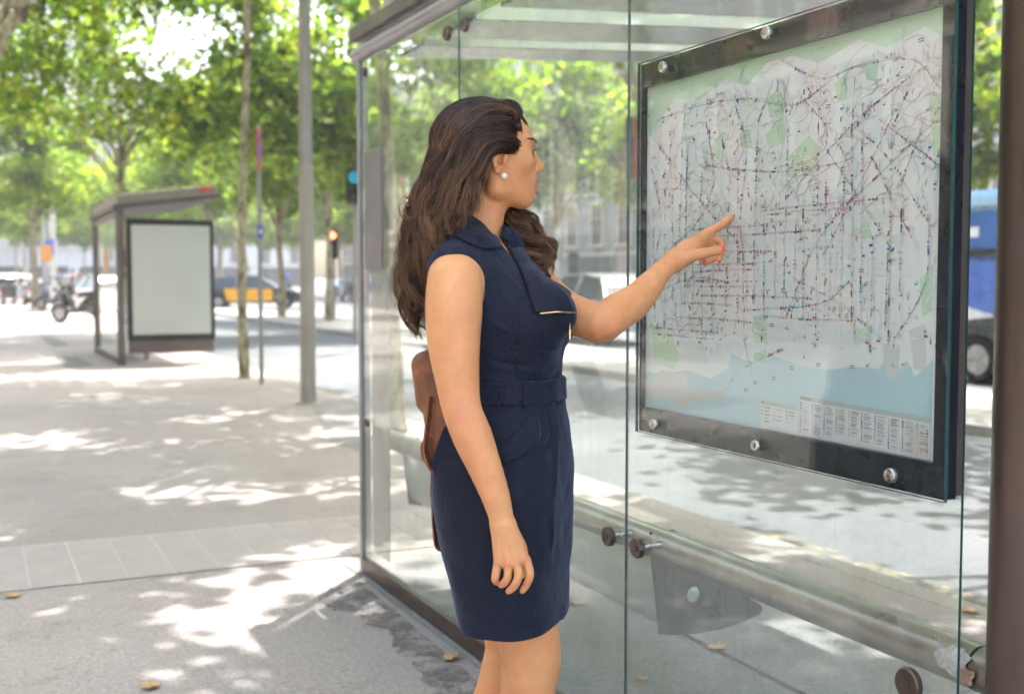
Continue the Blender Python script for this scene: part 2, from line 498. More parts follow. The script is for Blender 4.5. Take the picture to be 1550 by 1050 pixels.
def foot(r):
    a = r[-1]; f = np.array([FW[0], FW[1], 0])
    return [cone(a[:3]-f*.03-HZ*.018, a[:3]+f*.07-HZ*.022, .030, .026, .015), cone(a[:3]+f*.07-HZ*.024, a[:3]+f*.15-HZ*.033, .028, .018, .01)]

def body_prims():
    P = [loft(TORSO, HB, hpx(368), hpx(862))]
    P += shoulder_prims(-.002)+bust(-.002)+NECK+head_prims()
    P += limb(R_ARM, 3, .022)+limb(L_ARM, 3, .022)
    P += right_hand()+left_hand()
    P += [cone(Q(906,500,2.385), Q(920,505,2.39), .024, .014, .018)]
    P += leg(RL)+leg(LL)+foot(RL)+foot(LL)
    # clavicle hint
    P += [cone(Q(757,378,2.33), Q(712,392,2.27), .008, .007, .02)]
    return P

def fold(P, a, b, amp, wid, ln_pow=2.):
    """crease/ridge along segment a-b"""
    a = np.asarray(a); b = np.asarray(b); ba = b-a; t = np.clip(((P-a)@ba)/(ba@ba), 0, 1)
    q = P-a-t[..., None]*ba; d2 = (q*q).sum(-1)
    return -amp*np.exp(-d2/wid**2)*(np.sin(np.pi*np.clip(t, .02, .98))**.5)
FOLDS = [((832,600,2.28),(858,690,2.28),.004,.008),((845,610,2.28),(838,760,2.26),.005,.010),((800,625,2.22),(835,700,2.22),-.002,.008),
         ((835,760,2.25),(850,900,2.26),.0035,.010),((700,700,2.25),(790,760,2.2),.0022,.012),((680,760,2.25),(780,800,2.2),-.0022,.010),
         ((740,780,2.2),(800,740,2.2),.003,.008),((728,560,2.23),(800,545,2.22),.0022,.006),((735,545,2.23),(830,560,2.25),-.0018,.005),
         ((760,415,2.25),(800,455,2.22),.0022,.006),((750,440,2.23),(785,470,2.21),.0020,.005),((778,470,2.21),(790,560,2.23),.0016,.004),
         ((845,520,2.30),(815,545,2.22),.0030,.007),((850,540,2.30),(820,560,2.22),-.0025,.006),((690,830,2.3),(790,850,2.18),.0018,.010),
         ((742,640,2.2),(700,700,2.25),.0022,.006),((738,655,2.2),(690,730,2.25),-.0018,.006),((735,480,2.22),(772,505,2.21),.0024,.005),((738,500,2.22),(780,530,2.21),-.0018,.005),((735,600,2.2),(760,640,2.19),.0016,.005),((800,700,2.19),(740,720,2.18),.0018,.006),((850,640,2.28),(800,690,2.2),.002,.006),((820,820,2.2),(845,940,2.22),-.003,.010),((720,900,2.26),(730,960,2.24),.003,.012)]
FOLDS = [(Q(*a), Q(*b), m, w) for a, b, m, w in FOLDS]
def wrinkle(P):
    x, y, z = P[..., 0], P[..., 1], P[..., 2]
    s = .0013*np.sin(31*z+23*x+9*y)*np.sin(17*x-40*y+11*z)+.0008*np.sin(71*z+40*x)*np.sin(60*y+33*x)
    for a, b, m, w in FOLDS: s = s+fold(P, a, b, m*1.9, w)
    # horizontal rumples above the belt
    s = s+.0016*np.sin(190*z+14*x+9*np.sin(20*y))*np.exp(-((z-(hpx(566)))/.022)**2)
    return s
def dress_core():
    P = [loft(TORSO, HB, hpx(364), hpx(640), infl=.006)]
    P += shoulder_prims(.006)+bust(.006, .05)
    P.append(loft(SKIRT, HB, hpx(598), hpx(1000), k=.006, infl=.006, n=2.9, rnd=.004))
    return P
def half(n, p, k=.002, op='sub'):
    n = np.asarray(n, float); n = n/np.linalg.norm(n); p = np.asarray(p, float)
    return Prim(lambda P: -((P-p)@n), p, 9., k, op)
HEM = .612
def dress_prims():
    P = dress_core()
    P.append(Prim(wrinkle, (0, 2.37, 1), 9, 0, 'warp'))
    # hem, hollow inside
    P.append(Prim(lambda X: X[..., 2]-HEM, (0, 0, 0), 9, .002, 'sub'))
    inner = loft(SKIRT, HB, hpx(850), hpx(1100), infl=-.004, rnd=.01); inner.op = 'sub'; inner.k = .002
    P.append(inner)
    # armholes
    R = np.array([FW, LA, HZ])
    P.append(ell(Q(687,430,2.11), (.0655, .115, .083), R, .002, 'sub'))
    P.append(ell(Q(802,424,2.66), (.0600, .130, .085), R, .002, 'sub'))
    # neckline : V opening towards the front
    a, b, c = Q(718,352,2.37), Q(760,352,2.36), Q(826,440,2.30)
    def vneck(X):
        t = np.clip(((X-b)@(c-b))/((c-b)@(c-b)), -.25, 1.)
        q = X-b-t[..., None]*(c-b)
        lat = np.abs(q@LA); oth = np.sqrt(np.maximum((q*q).sum(-1)-(q@LA)**2, 0))
        return np.maximum(lat-(.034*(1-np.clip(t, 0, 1))+.003), oth-.07)
    P.append(Prim(vneck, b, .4, .002, 'sub'))
    P.append(cone(Q(716,366,2.375), Q(722,330,2.375), .066, .066, .002, 'sub'))
    return P
# ---------- woman : objects ----------
import os

FEET = np.array([nearA[0]-.04, HB, 0.])
wroot = loc2w((FEET[0], FEET[1], 0))
woman = thing('person', 'woman with long wavy brown hair in a sleeveless navy dress pointing at the map', 'person', wroot, -TH)
def wl(V): return np.asarray(V)-FEET            # local frame of the woman

def skin_material():
    m, t, out = nt('skin')
    p = t.nodes.new('ShaderNodeBsdfPrincipled'); L(t, p.outputs[0], out.inputs[0])
    co = coords(t)
    base = ramp(t, noise(t, 22, 5, .6, co).outputs[0], [(.3, (.68, .305, .130)), (.7, (.77, .37, .175))])
    sp = ramp(t, noise(t, 260, 3, .6, co).outputs[0], [(.35, (.93,)*3), (.6, (1,)*3)])
    base = mixc(t, .6, base, sp, 'MULTIPLY')
    bl = ramp(t, noise(t, 7, 4, .65, co).outputs[0], [(.35, (1.03, .93, .90)), (.65, (.98, 1.03, 1.05))])
    base = mixc(t, .8, base, bl, 'MULTIPLY')
    fk = ramp(t, noise(t, 95, 3, .5, co).outputs[0], [(.66, (1,)*3), (.76, (.80, .70, .66))])
    base = mixc(t, .35, base, fk, 'MULTIPLY')
    a = t.nodes.new('ShaderNodeAttribute'); a.attribute_name = 'Paint'
    base = mixc(t, a.outputs[3], base, a.outputs[0])
    L(t, base, p.inputs['Base Color'])
    p.inputs['Roughness'].default_value = .46; p.inputs['Specular IOR Level'].default_value = .4
    p.inputs['Subsurface Weight'].default_value = .22; p.inputs['Subsurface Radius'].default_value = (1., .32, .16)
    p.inputs['Subsurface Scale'].default_value = .012
    L(t, mth(t, 'SUBTRACT', .50, mth(t, 'MULTIPLY', a.outputs[3], .25)), p.inputs['Roughness'])
    L(t, bump(t, noise(t, 420, 4, .7, co).outputs[0], .3, .0012), p.inputs['Normal'])
    return m
SKIN = skin_material()
def cloth_material(name, col, weave=1400, sheen=.25):
    m, t, out = nt(name)
    p = t.nodes.new('ShaderNodeBsdfPrincipled'); L(t, p.outputs[0], out.inputs[0])
    co = coords(t)
    c = ramp(t, noise(t, 14, 6, .7, co).outputs[0], [(.3, tuple(x*.85 for x in col)), (.7, tuple(x*1.2 for x in col))])
    w = noise(t, weave, 2, .5, co)
    c = mixc(t, .35, c, ramp(t, w.outputs[0], [(.35, (.55,)*3), (.65, (1.3,)*3)]), 'MULTIPLY')
    L(t, c, p.inputs['Base Color']); p.inputs['Roughness'].default_value = .72
    p.inputs['Specular IOR Level'].default_value = .3
    p.inputs['Sheen Weight'].default_value = sheen; p.inputs['Sheen Roughness'].default_value = .4
    p.inputs['Sheen Tint'].default_value = (.45, .55, .9, 1)
    h = mth(t, 'ADD', mth(t, 'MULTIPLY', noise(t, 9, 5, .65, co).outputs[0], 3.5), mth(t, 'MULTIPLY', w.outputs[0], .12))
    h = mth(t, 'ADD', h, mth(t, 'MULTIPLY', noise(t, 45, 4, .6, co).outputs[0], .5))
    L(t, bump(t, h, .6, .005), p.inputs['Normal'])
    return m
NAVY = cloth_material('navy_cotton', (.0072, .0095, .0245))
GOLD = pbr('gold_metal', (.80, .52, .26), .28, 1)
LEATHER = pbr('brown_leather', (.27, .095, .042), .48, 0, .35, 22, .5, 220, .5, dirt=((.10, .03, .015), 7, .7))

# body
V, F = sdf_mesh(body_prims(), .002, (-.40, 2.00, -.02), (.62, 2.75, 1.75))
if not NAILS: right_hand(); left_hand()
body = raw_mesh('body', wl(V), F, SKIN, woman, True)
paint = np.zeros((len(V), 4), np.float32)
def dab(mask, col):
    mask = np.clip(mask, 0, 1)[:, None]
    paint[:, :3] = np.where(mask > paint[:, 3:], np.array(col), paint[:, :3]); paint[:, 3:] = np.maximum(paint[:, 3:], mask)
hl = (V-H0)@HR.T
hx, hy, hz = hl.T
fr = (hx > .085) & (np.abs(hy) < .026)
up = fr & (np.abs(hz+.0525+.06*np.abs(hy)) < .0052) & (hx > .0955); lo_ = fr & (np.abs(hz+.0685-.18*np.abs(hy)) < .0085) & (hx > .0945)
dab((up | lo_)*.75, (.56, .17, .13))
NAILM = pbr('coral_nail_varnish', (.80, .075, .095), .18, 0, .04, coat=.7)
for c, d_, n_, L_ in NAILS:
    d_ = Vector(d_).normalized(); n_ = Vector(n_); n_ = (n_-d_*n_.dot(d_)).normalized(); w_ = d_.cross(n_)
    M_ = Matrix((d_*L_, w_*L_*.72, n_*L_*.34)).transposed().to_4x4(); M_.translation = Vector(c-FEET)
    mb = MB(); mb.lathe([(math.sin(a), math.cos(a)) for a in np.linspace(.001, PI, 12)], 14, 0, M_ @ ROT('Y', PI/2))
    mb.build('fingernail', NAILM, woman)
RED_ = (.66, .22, .13)
for q_, r_ in [((755,851,2.12),.010),((769,853,2.11),.010),((783,851,2.11),.010),((796,847,2.12),.010),((752,880,2.13),.010),((764,884,2.12),.010),((778,888,2.11),.011),((797,884,2.12),.010),
               ((1070,356,2.51),.012),((1091,367,2.52),.011),((1086,380,2.47),.010),((1087,343,2.52),.010),((905,463,2.37),.018),((925,512,2.38),.03),((699,622,2.12),.028)]:
    dd = np.linalg.norm(V-Q(*q_), axis=1); dab(np.exp(-(dd/r_)**2)*.42, RED_)
# soft warm cheeks and eyelid make-up
dab(np.exp(-(((hx-.068)/.02)**2+((np.abs(hy)-.05)/.02)**2+((hz+.022)/.016)**2))*.35, (.66, .25, .17))
dab(np.exp(-(((np.abs(hy)-.036)/.013)**2+((hz-.0105)/.0042)**2))*(hx > .05)*.5, (.25, .13, .09))
at = body.data.color_attributes.new('Paint', 'FLOAT_COLOR', 'POINT'); at.data.foreach_set('color', paint.ravel())

# eyes, brows, lashes
EYEM, t_, out_ = nt('eye'); p_ = t_.nodes.new('ShaderNodeBsdfPrincipled'); L(t_, p_.outputs[0], out_.inputs[0])
a_ = t_.nodes.new('ShaderNodeAttribute'); a_.attribute_name = 'Col'; L(t_, a_.outputs[0], p_.inputs['Base Color']); p_.inputs['Roughness'].default_value = .12
for s in (-1, 1):
    mb = MB(); e = H(EYX, s*EYY, .0045)-FEET
    gz = (HX-HZ*.12-HY*.06); gz /= np.linalg.norm(gz)
    Mx = Vector(gz).to_track_quat('Z', 'Y').to_matrix().to_4x4(); Mx.translation = Vector(e)
    mb.lathe([(0.0128*math.sin(a), .0128*math.cos(a)) for a in np.linspace(0.001, PI, 28)], 24, 0, Mx)
    o = mb.build('eye', EYEM, woman)
    ca = o.data.color_attributes.new('Col', 'FLOAT_COLOR', 'POINT'); cc = []
    for v in o.data.vertices:
        ang = math.acos(max(-1, min(1, (np.array(v.co)-e)@gz/.0128)))
        cc += [.008, .006, .005, 1] if ang < .22 else ([.035, .016, .008, 1] if ang < .60 else [.42, .38, .36, 1])
    ca.data.foreach_set('color', cc)
BROW = pbr('brow_hair', (.030, .017, .012), .6)
HP = head_prims()
def face_x(y, z):
    xs = np.arange(.125, .04, -.001); P = H0+xs[:, None]*HX+y*HY+z*HZ
    d = eval_all(HP, P); return xs[int(np.argmax(d < 0))]+.0004
for s in (-1, 1):
    mb = MB(); ml = MB()
    for i in range(110):
        u = RNG.random(); yy = .012+.040*u
        zz = .0245+.0065*math.sin(min(1, u*1.25)*PI*.75)+RNG.normal(0, .0011)
        z2 = zz+.0014*(1-u*1.6)
        g_ = HX*.0008+HY*s*.0010
        a = H(face_x(s*yy, zz), s*yy, zz)-FEET+g_; b = H(face_x(s*(yy+.0065), z2), s*(yy+.0065), z2)-FEET+g_
        mb.tube([a, (a+b)/2+HX*.0010, b], [.0005, .0005, .0001], 3)
    for i in range(34):
        u = -1+2*i/33; cy = EYY+.003+.0135*u
        r = HX*.013-HY*0
        a = H(EYX+.0135-.0035*abs(u)**1.5-.003*max(u, 0), s*cy, .0085-.0025*u*u)-FEET
        b = a+HX*.0075+HY*s*.0060*u+HZ*.0042
        ml.tube([a, (a+b)/2-HZ*.0012, b], [.0008, .0006, .0002], 4)
        if i % 2 == 0:
            a2 = H(EYX+.0125-.0035*abs(u)**1.5-.003*max(u, 0), s*cy, -.0015+.0015*u*u)-FEET
            ml.tube([a2, a2+HX*.003-HZ*.0022], [.0003, .0001], 3)
    mb.build('eyebrow', BROW, woman); ml.build('eyelash', BROW, woman)
# pearl earring and small gold stud
mb = MB(); pc = Q(763.2, 266.5, 2.292)-FEET
mb.lathe([(.0062*math.sin(a), .0062*math.cos(a)) for a in np.linspace(.001, PI, 14)], 18, 0, TR(*pc))
gc = Q(757.3, 263, 2.295)-FEET
mb.lathe([(.0018*math.sin(a), .0018*math.cos(a)) for a in np.linspace(.001, PI, 8)], 10, 1, TR(*gc))
mb.build('earring', [pbr('pearl', (.86, .78, .72), .18, 0, .03, coat=.8), GOLD], woman)

# dress
V, F = sdf_mesh(dress_prims(), .0022, (-.26, 2.05, .55), (.25, 2.72, 1.48))
raw_mesh('dress', wl(V), F, NAVY, woman, True)
def belt_prims():
    P = dress_core()
    P[0] = loft(TORSO, HB, hpx(364), hpx(640), infl=.0120); P[-1] = loft(SKIRT, HB, hpx(560), hpx(1000), k=.01, infl=.0115, n=2.3, rnd=.004)
    P.append(half((0, 0, 1), (0, 0, EYE+hgt(578, 2.25)), .003)); P.append(half((0, 0, -1), (0, 0, EYE+hgt(612.5, 2.25)), .003))
    P.append(Prim(lambda X: .0005*np.sin(X[..., 2]*900)+.0006*np.sin(X[..., 0]*90+X[..., 1]*70), (0, 2.37, 1), 9, 0, 'warp'))
    return P
V, F = sdf_mesh(belt_prims(), .0022, (-.20, 2.05, 1.04), (.2, 2.72, 1.16))
raw_mesh('belt', wl(V), F, NAVY, woman, True)

CORE = dress_core()+NECK
def march(px, py, prims=None):
    prims = prims or CORE
    px = np.asarray(px, float); py = np.asarray(py, float)
    bs = np.arange(2.06, 2.66, .004)
    P = np.stack([np.stack([Q(x, y, b) for b in bs]) for x, y in zip(px.ravel(), py.ravel())])
    d = eval_all(prims, P.reshape(-1, 3)).reshape(P.shape[:2])
    res = []; nr = []
    for i in range(len(P)):
        k = np.argmax(d[i] < 0) if (d[i] < 0).any() else int(np.argmin(d[i]))
        if k > 0 and d[i, k] < 0:
            t = d[i, k-1]/(d[i, k-1]-d[i, k]); p = P[i, k-1]*(1-t)+P[i, k]*t
        else: p = P[i, k]
        res.append(p)
    R = np.array(res); e = 1e-3; g = np.stack([eval_all(prims, R+np.eye(3)[j]*e)-eval_all(prims, R-np.eye(3)[j]*e) for j in range(3)], -1)
    g /= np.linalg.norm(g, axis=1)[:, None]+1e-9
    return R, g
def patch(name, rows, mat, nu=24, nv=10, thick=.0025, parent=None, bulge=0., prims=None, lift=.006):
    """rows: polylines of (px,py,offset) laid over the garment at true depth"""
    R = [spline(np.array([(*p, lift)[:3] if len(p) == 2 else p for p in r], float), 8) for r in rows]
    R = [np.stack([np.interp(np.linspace(0, 1, nu), np.linspace(0, 1, len(r)), r[:, j]) for j in range(3)], 1) for r in R]
    R = np.array(R); k = len(R)
    G = np.stack([[np.interp(v*(k-1), np.arange(k), R[:, i, j]) for j in range(3)] for v in np.linspace(0, 1, nv) for i in range(nu)]).reshape(nv, nu, 3)
    P, N = march(G[..., 0], G[..., 1], prims)
    bl = np.repeat(np.sin(np.linspace(0, PI, nv))*bulge, nu)
    P = (P+N*(G[..., 2].ravel()+bl)[:, None]).reshape(nv, nu, 3)
    for _ in range(4):      # relax so that a sheet bridges hollows like cloth
        Pn = P.copy(); Pn[1:-1, 1:-1] = .5*P[1:-1, 1:-1]+.125*(P[:-2, 1:-1]+P[2:, 1:-1]+P[1:-1, :-2]+P[1:-1, 2:]); P = Pn
    F = [(i*nu+j, i*nu+j+1, (i+1)*nu+j+1, (i+1)*nu+j) for i in range(nv-1) for j in range(nu-1)]
    o = raw_mesh(name, wl(P.reshape(-1, 3)), F, mat, parent or woman, True)
    s = o.modifiers.new('thickness', 'SOLIDIFY'); s.thickness = thick; s.offset = 0
    return o, P
col1, _ = patch('collar', [[(660,336,.004),(672,346,.004),(686,358,.004),(706,369,.004),(727,378,.004)], [(676,328,.013),(690,338,.013),(706,352,.012),(724,364,.010),(743,377,.006)],
                   [(690,318,.010),(709,326,.009),(726,341,.008),(743,359,.006),(759,376,.005)]], NAVY, 30, 14, .003)
patch('collar', [[(757,341,.006),(772,352,.010),(789,366,.010)], [(755,349,.008),(770,361,.010),(787,376,.008)], [(754,358,.004),(768,371,.005),(785,385,.005)]], NAVY, 16, 8, .003)
lap, LP = patch('lapel', [[(770,381,.005),(783,405,.006),(796,434,.007),(803,456,.008),(809,474,.008)], [(778,379,.009),(797,408,.014),(818,436,.017),(832,456,.016),(838,471,.013)],
                [(787,377,.006),(812,411,.008),(845,439,.008),(858,455,.009),(867,472,.006)]], NAVY, 32, 16, .003)
patch('lapel', [[(762,370,.003),(776,385,.003),(788,398,.004),(806,412,.004)], [(787,366,.008),(801,385,.010),(818,404,.010),(832,423,.006)]], NAVY, 16, 8, .003)
patch('pocket', [[(748,680),(764,668),(780,653),(793,636),(800,628)], [(764,703),(790,692),(813,672),(817,650),(813,629)]], NAVY, 20, 8, .0016, lift=.0022)
patch('belt_loop', [[(789.5,575),(789.5,594),(789.5,615)], [(797.5,575),(797.5,594),(797.5,615)]], NAVY, 10, 3, .0022, lift=.0100)
patch('belt_tab', [[(758.5,584),(755.5,600),(753.5,622)], [(761,584),(762,606),(755,620)]], NAVY, 10, 3, .0016, lift=.0120)
# stitched seams : thin raised cords
def seam(name, pts, r, mat, lift=.001, parent=None, n=8):
    S = spline(np.array(pts, float), n); P, N = march(S[:, 0], S[:, 1])
    mb = MB(); mb.tube([tuple(p) for p in wl(P+N*lift)], r, 6); return mb.build(name, mat, parent or woman)
seam('seam', [(745,408),(757,440),(768,475),(776,520),(783,576)], .0011, NAVY, .0004)
seam('seam', [(826,488),(824,515),(812,545),(808,576)], .0010, NAVY, .0004)
seam('seam', [(706,928),(735,944),(770,951),(815,948),(855,935)], .0009, NAVY, .0002)
seam('seam', [(729,620),(733,700),(739,800),(742,870),(744,945)], .0009, NAVY, .0002)
b_ = LP[:, -1]; mb = MB(); mb.tube([tuple(wl(p)+np.array([0, -.003, -.002])) for p in b_[2:]], .0014, 6)
mb.build('zipper', GOLD, woman)
zp = wl(np.array([Q(863,491,2.22), Q(862.5,497,2.22), Q(863,515,2.22)]))
mb = MB(); mb.lathe([(.0030, -.0012), (.0038, 0), (.0030, .0012), (.0022, 0), (.0030, -.0012)], 12, 0, TR(*zp[0]) @ ROT('Y', PI/2)); mb.tube([tuple(zp[0]), tuple(zp[1])], .0012, 6)
mb.bevel_box((-.0014, -.0008, -.010), (.0014, .0008, .010), .0005, 0, TR(*((zp[1]+zp[2])/2)))
mb.build('zipper_pull', GOLD, woman)
# shoes (plain dark flats)
SHOE = pbr('dark_suede', (.03, .022, .02), .7)
for r in (RL, LL):
    a = r[-1][:3]; f = FW
    ps = [ell(a+f*.055-HZ*.040, (.115, .040, .022), np.array([FW, LA, HZ]), .01), ell(a-f*.02-HZ*.030, (.045, .036, .030), np.array([FW, LA, HZ]), .015),
          ell(a+f*.03+HZ*.018, (.070, .029, .040), np.array([FW, LA, HZ]), .01, 'sub'), half((0, 0, -1), (0, 0, .002), .002)]
    V, F = sdf_mesh(ps, .004, a-.2, a+.25); raw_mesh('shoe', wl(V), F, SHOE, woman, True)
# ---------- hair : wavy locks of fine strands over a dark under-mass ----------
def G_(pts, r): return np.array([row(x, y, b, rr) for (x, y, b), rr in zip(pts, r)])
GU = []    # (guide rows, sublocks, strands, wave amp, wave freq, lightness)
def guide(pts, r, sub=7, st=46, amp=.007, fr=3.2, light=0., mass=True): GU.append((G_(pts, r), sub, st, amp, fr, light, mass))
rA = [.008,.013,.017,.019,.021,.023,.022,.018,.010]
guide([(774,186,2.36),(768,168,2.37),(732.5,170,2.37),(705,194,2.36),(679,226,2.35),(651.062,285,2.34),(632,345,2.33),(624,405,2.31),(625,462,2.30)], rA, 8)
guide([(776,190,2.33),(768,173,2.33),(734.5,178,2.315),(703,200.433,2.31),(683,240,2.30),(653.938,295,2.30),(634,350,2.29),(622,410,2.29),(622,470,2.28)], rA, 9)
guide([(775,198.833,2.31),(764.5,190,2.295),(730.5,198.833,2.285),(705,222,2.28),(684.975,268,2.275),(656.35,318,2.275),(640,370,2.275),(630,425,2.27),(632,485,2.265)], rA, 9)
guide([(776,208.1,2.298),(760.5,201.967,2.283),(730.5,212.7,2.275),(709,244,2.272),(685.062,285,2.268),(662,330,2.265),(650,370,2.262),(636,420,2.262),(638,470,2.26)], rA, 9, light=.25)
guide([(781,222,2.292),(761.5,214.233,2.278),(734.5,226,2.270),(716.1,258,2.266),(695.938,295,2.262),(676,330,2.255),(662,362,2.25),(648,392,2.25)], [.009,.014,.018,.020,.021,.021,.018,.010], 8)
guide([(776,228,2.292),(760,221,2.282),(740,229,2.274),(721,256,2.268),(708,288,2.264),(696,316,2.256),(682,335,2.25),(668,352,2.245)], [.005,.008,.011,.014,.018,.019,.016,.009], 7)
guide([(768,231,2.296),(754,229,2.288),(740,238,2.280),(732,258,2.274),(726,282,2.268),(716,306,2.262),(702,324,2.258)], [.003,.005,.006,.008,.011,.012,.007], 5)
guide([(765,173,2.345),(735,175,2.34),(706,191,2.335),(690,218,2.33),(674,262,2.325),(652,315,2.32),(638,370,2.31),(628,430,2.30)], [.010,.014,.018,.020,.022,.022,.020,.012], 8)
guide([(760,171,2.395),(730,171,2.395),(700,183,2.39),(685,210,2.385),(671,255,2.375),(650,310,2.36),(638,365,2.34)], [.010,.014,.018,.020,.022,.022,.016], 8)
# back of the head and hanging behind the back
for i, b in enumerate((2.34, 2.38, 2.42, 2.45)):
    guide([(760-4*i,166,b),(724,168,b+.005),(692,192,b+.005),(673,230,b+.005),(660,280,b),(642,330,b-.005),(630,385,b-.01),(622,435,b-.015),(630,490,b-.02)], [.010,.016,.021,.024,.026,.026,.024,.019,.010], 7, 40)
# pouf over the forehead
guide([(775,194,2.36),(779,178,2.362),(774,166,2.365),(764.5,164,2.37),(739.5,172,2.37),(721,186,2.37)], [.006,.011,.013,.013,.012,.010], 5, 46, .004, 1.6)
guide([(777,197.3,2.33),(778,183,2.325),(776,172,2.32),(758.5,172,2.315),(734.5,182,2.31),(719,198.833,2.31)], [.006,.010,.012,.012,.012,.010], 5, 46, .004, 1.6)
guide([(776,195.767,2.395),(777,180,2.40),(774,168,2.41),(754.5,170,2.42),(724.5,182,2.43),(704,201.967,2.43),(687,245,2.43),(659.375,300,2.42),(645,350,2.40)], [.006,.010,.014,.018,.022,.024,.024,.022,.014], 7, 40)
# far side : falls over the far shoulder, seen under the chin
guide([(772,198.833,2.42),(770,240,2.455),(770,300,2.47),(786,335,2.46),(802,362,2.44),(814,388,2.425),(819,412,2.42)], [.010,.016,.022,.024,.025,.023,.010], 9, 46, .009, 3.4, .3)
guide([(765,203.5,2.44),(763.938,260,2.465),(763.013,312,2.475),(774,345,2.46),(792,372,2.44),(804,398,2.43),(812,420,2.42)], [.012,.018,.024,.024,.024,.021,.008], 9, 46, .009, 3.2, .2)
guide([(749.5,190,2.45),(742.5,250,2.475),(746.125,310,2.485),(760,345,2.47),(780,370,2.46),(800,392,2.45)], [.014,.022,.026,.024,.022,.010], 6, 40, .008, 3)
# stray curls at the outline
guide([(664,262,2.29),(648,292,2.285),(636,318,2.28),(624,330,2.28),(612,322,2.28),(609,302,2.28)], [.008,.008,.007,.005,.003,.001], 2, 14, .004, 2.2, .5, False)
guide([(668,240,2.31),(650,268,2.30),(632,290,2.30),(618,303,2.30),(608,303,2.30)], [.008,.007,.006,.003,.001], 2, 12, .004, 2.2, .5, False)
guide([(640,420,2.27),(622,440,2.27),(612,465,2.27),(617,485,2.27),(628,492,2.27),(640,500,2.265),(641,515,2.26)], [.012,.011,.009,.006,.005,.004,.002], 3, 18, .007, 2.6, .2, False)
guide([(640,440,2.30),(628,462,2.30),(630,485,2.30),(640,498,2.30),(643,518,2.30)], [.014,.012,.009,.006,.002], 3, 18, .006, 2.4, 0, False)
guide([(812,375,2.42),(828,368,2.41),(836,385,2.41),(833,404,2.41),(826,416,2.41)], [.010,.008,.006,.005,.002], 3, 18, .005, 2.4, .4, False)
guide([(806,340,2.44),(819,350,2.43),(830,372,2.42),(832,396,2.42)], [.010,.009,.006,.002], 3, 18, .006, 2.4, .4, False)

def hair_mass():
    P = [ell(H(-.013, 0, .027), (.101, .079, .085), HR, .01)]
    for g, *_r, mass in GU:
        if not mass: continue
        q = g.copy(); q[:, 3] = np.maximum(q[:, 3]*np.linspace(.82, .50, len(q)), .003)
        P += limb(q, 2, .012)
    P.append(ell(H(.119, .0, -.028), (.092, .135, .114), HR, .004, 'sub'))
    P.append(ell(H(.020, -.085, -.012), (.022, .022, .026), HR, .004, 'sub'))
    return P
V, F = sdf_mesh(hair_mass(), .0035, (-.30, 2.15, 1.10), (.16, 2.6, 1.72))
def hair_material(name, rough=.34):
    m, t, out = nt(name); p = t.nodes.new('ShaderNodeBsdfPrincipled'); L(t, p.outputs[0], out.inputs[0])
    a = t.nodes.new('ShaderNodeAttribute'); a.attribute_name = 'Col'; L(t, a.outputs[0], p.inputs['Base Color'])
    p.inputs['Roughness'].default_value = rough; p.inputs['Specular IOR Level'].default_value = .55
    return m
HAIR = hair_material('hair')
ms = raw_mesh('hair', wl(V), F, pbr('hair_depth', (.022, .011, .008), .75, 0, .4, 30, .9, 90, .15), woman, True)

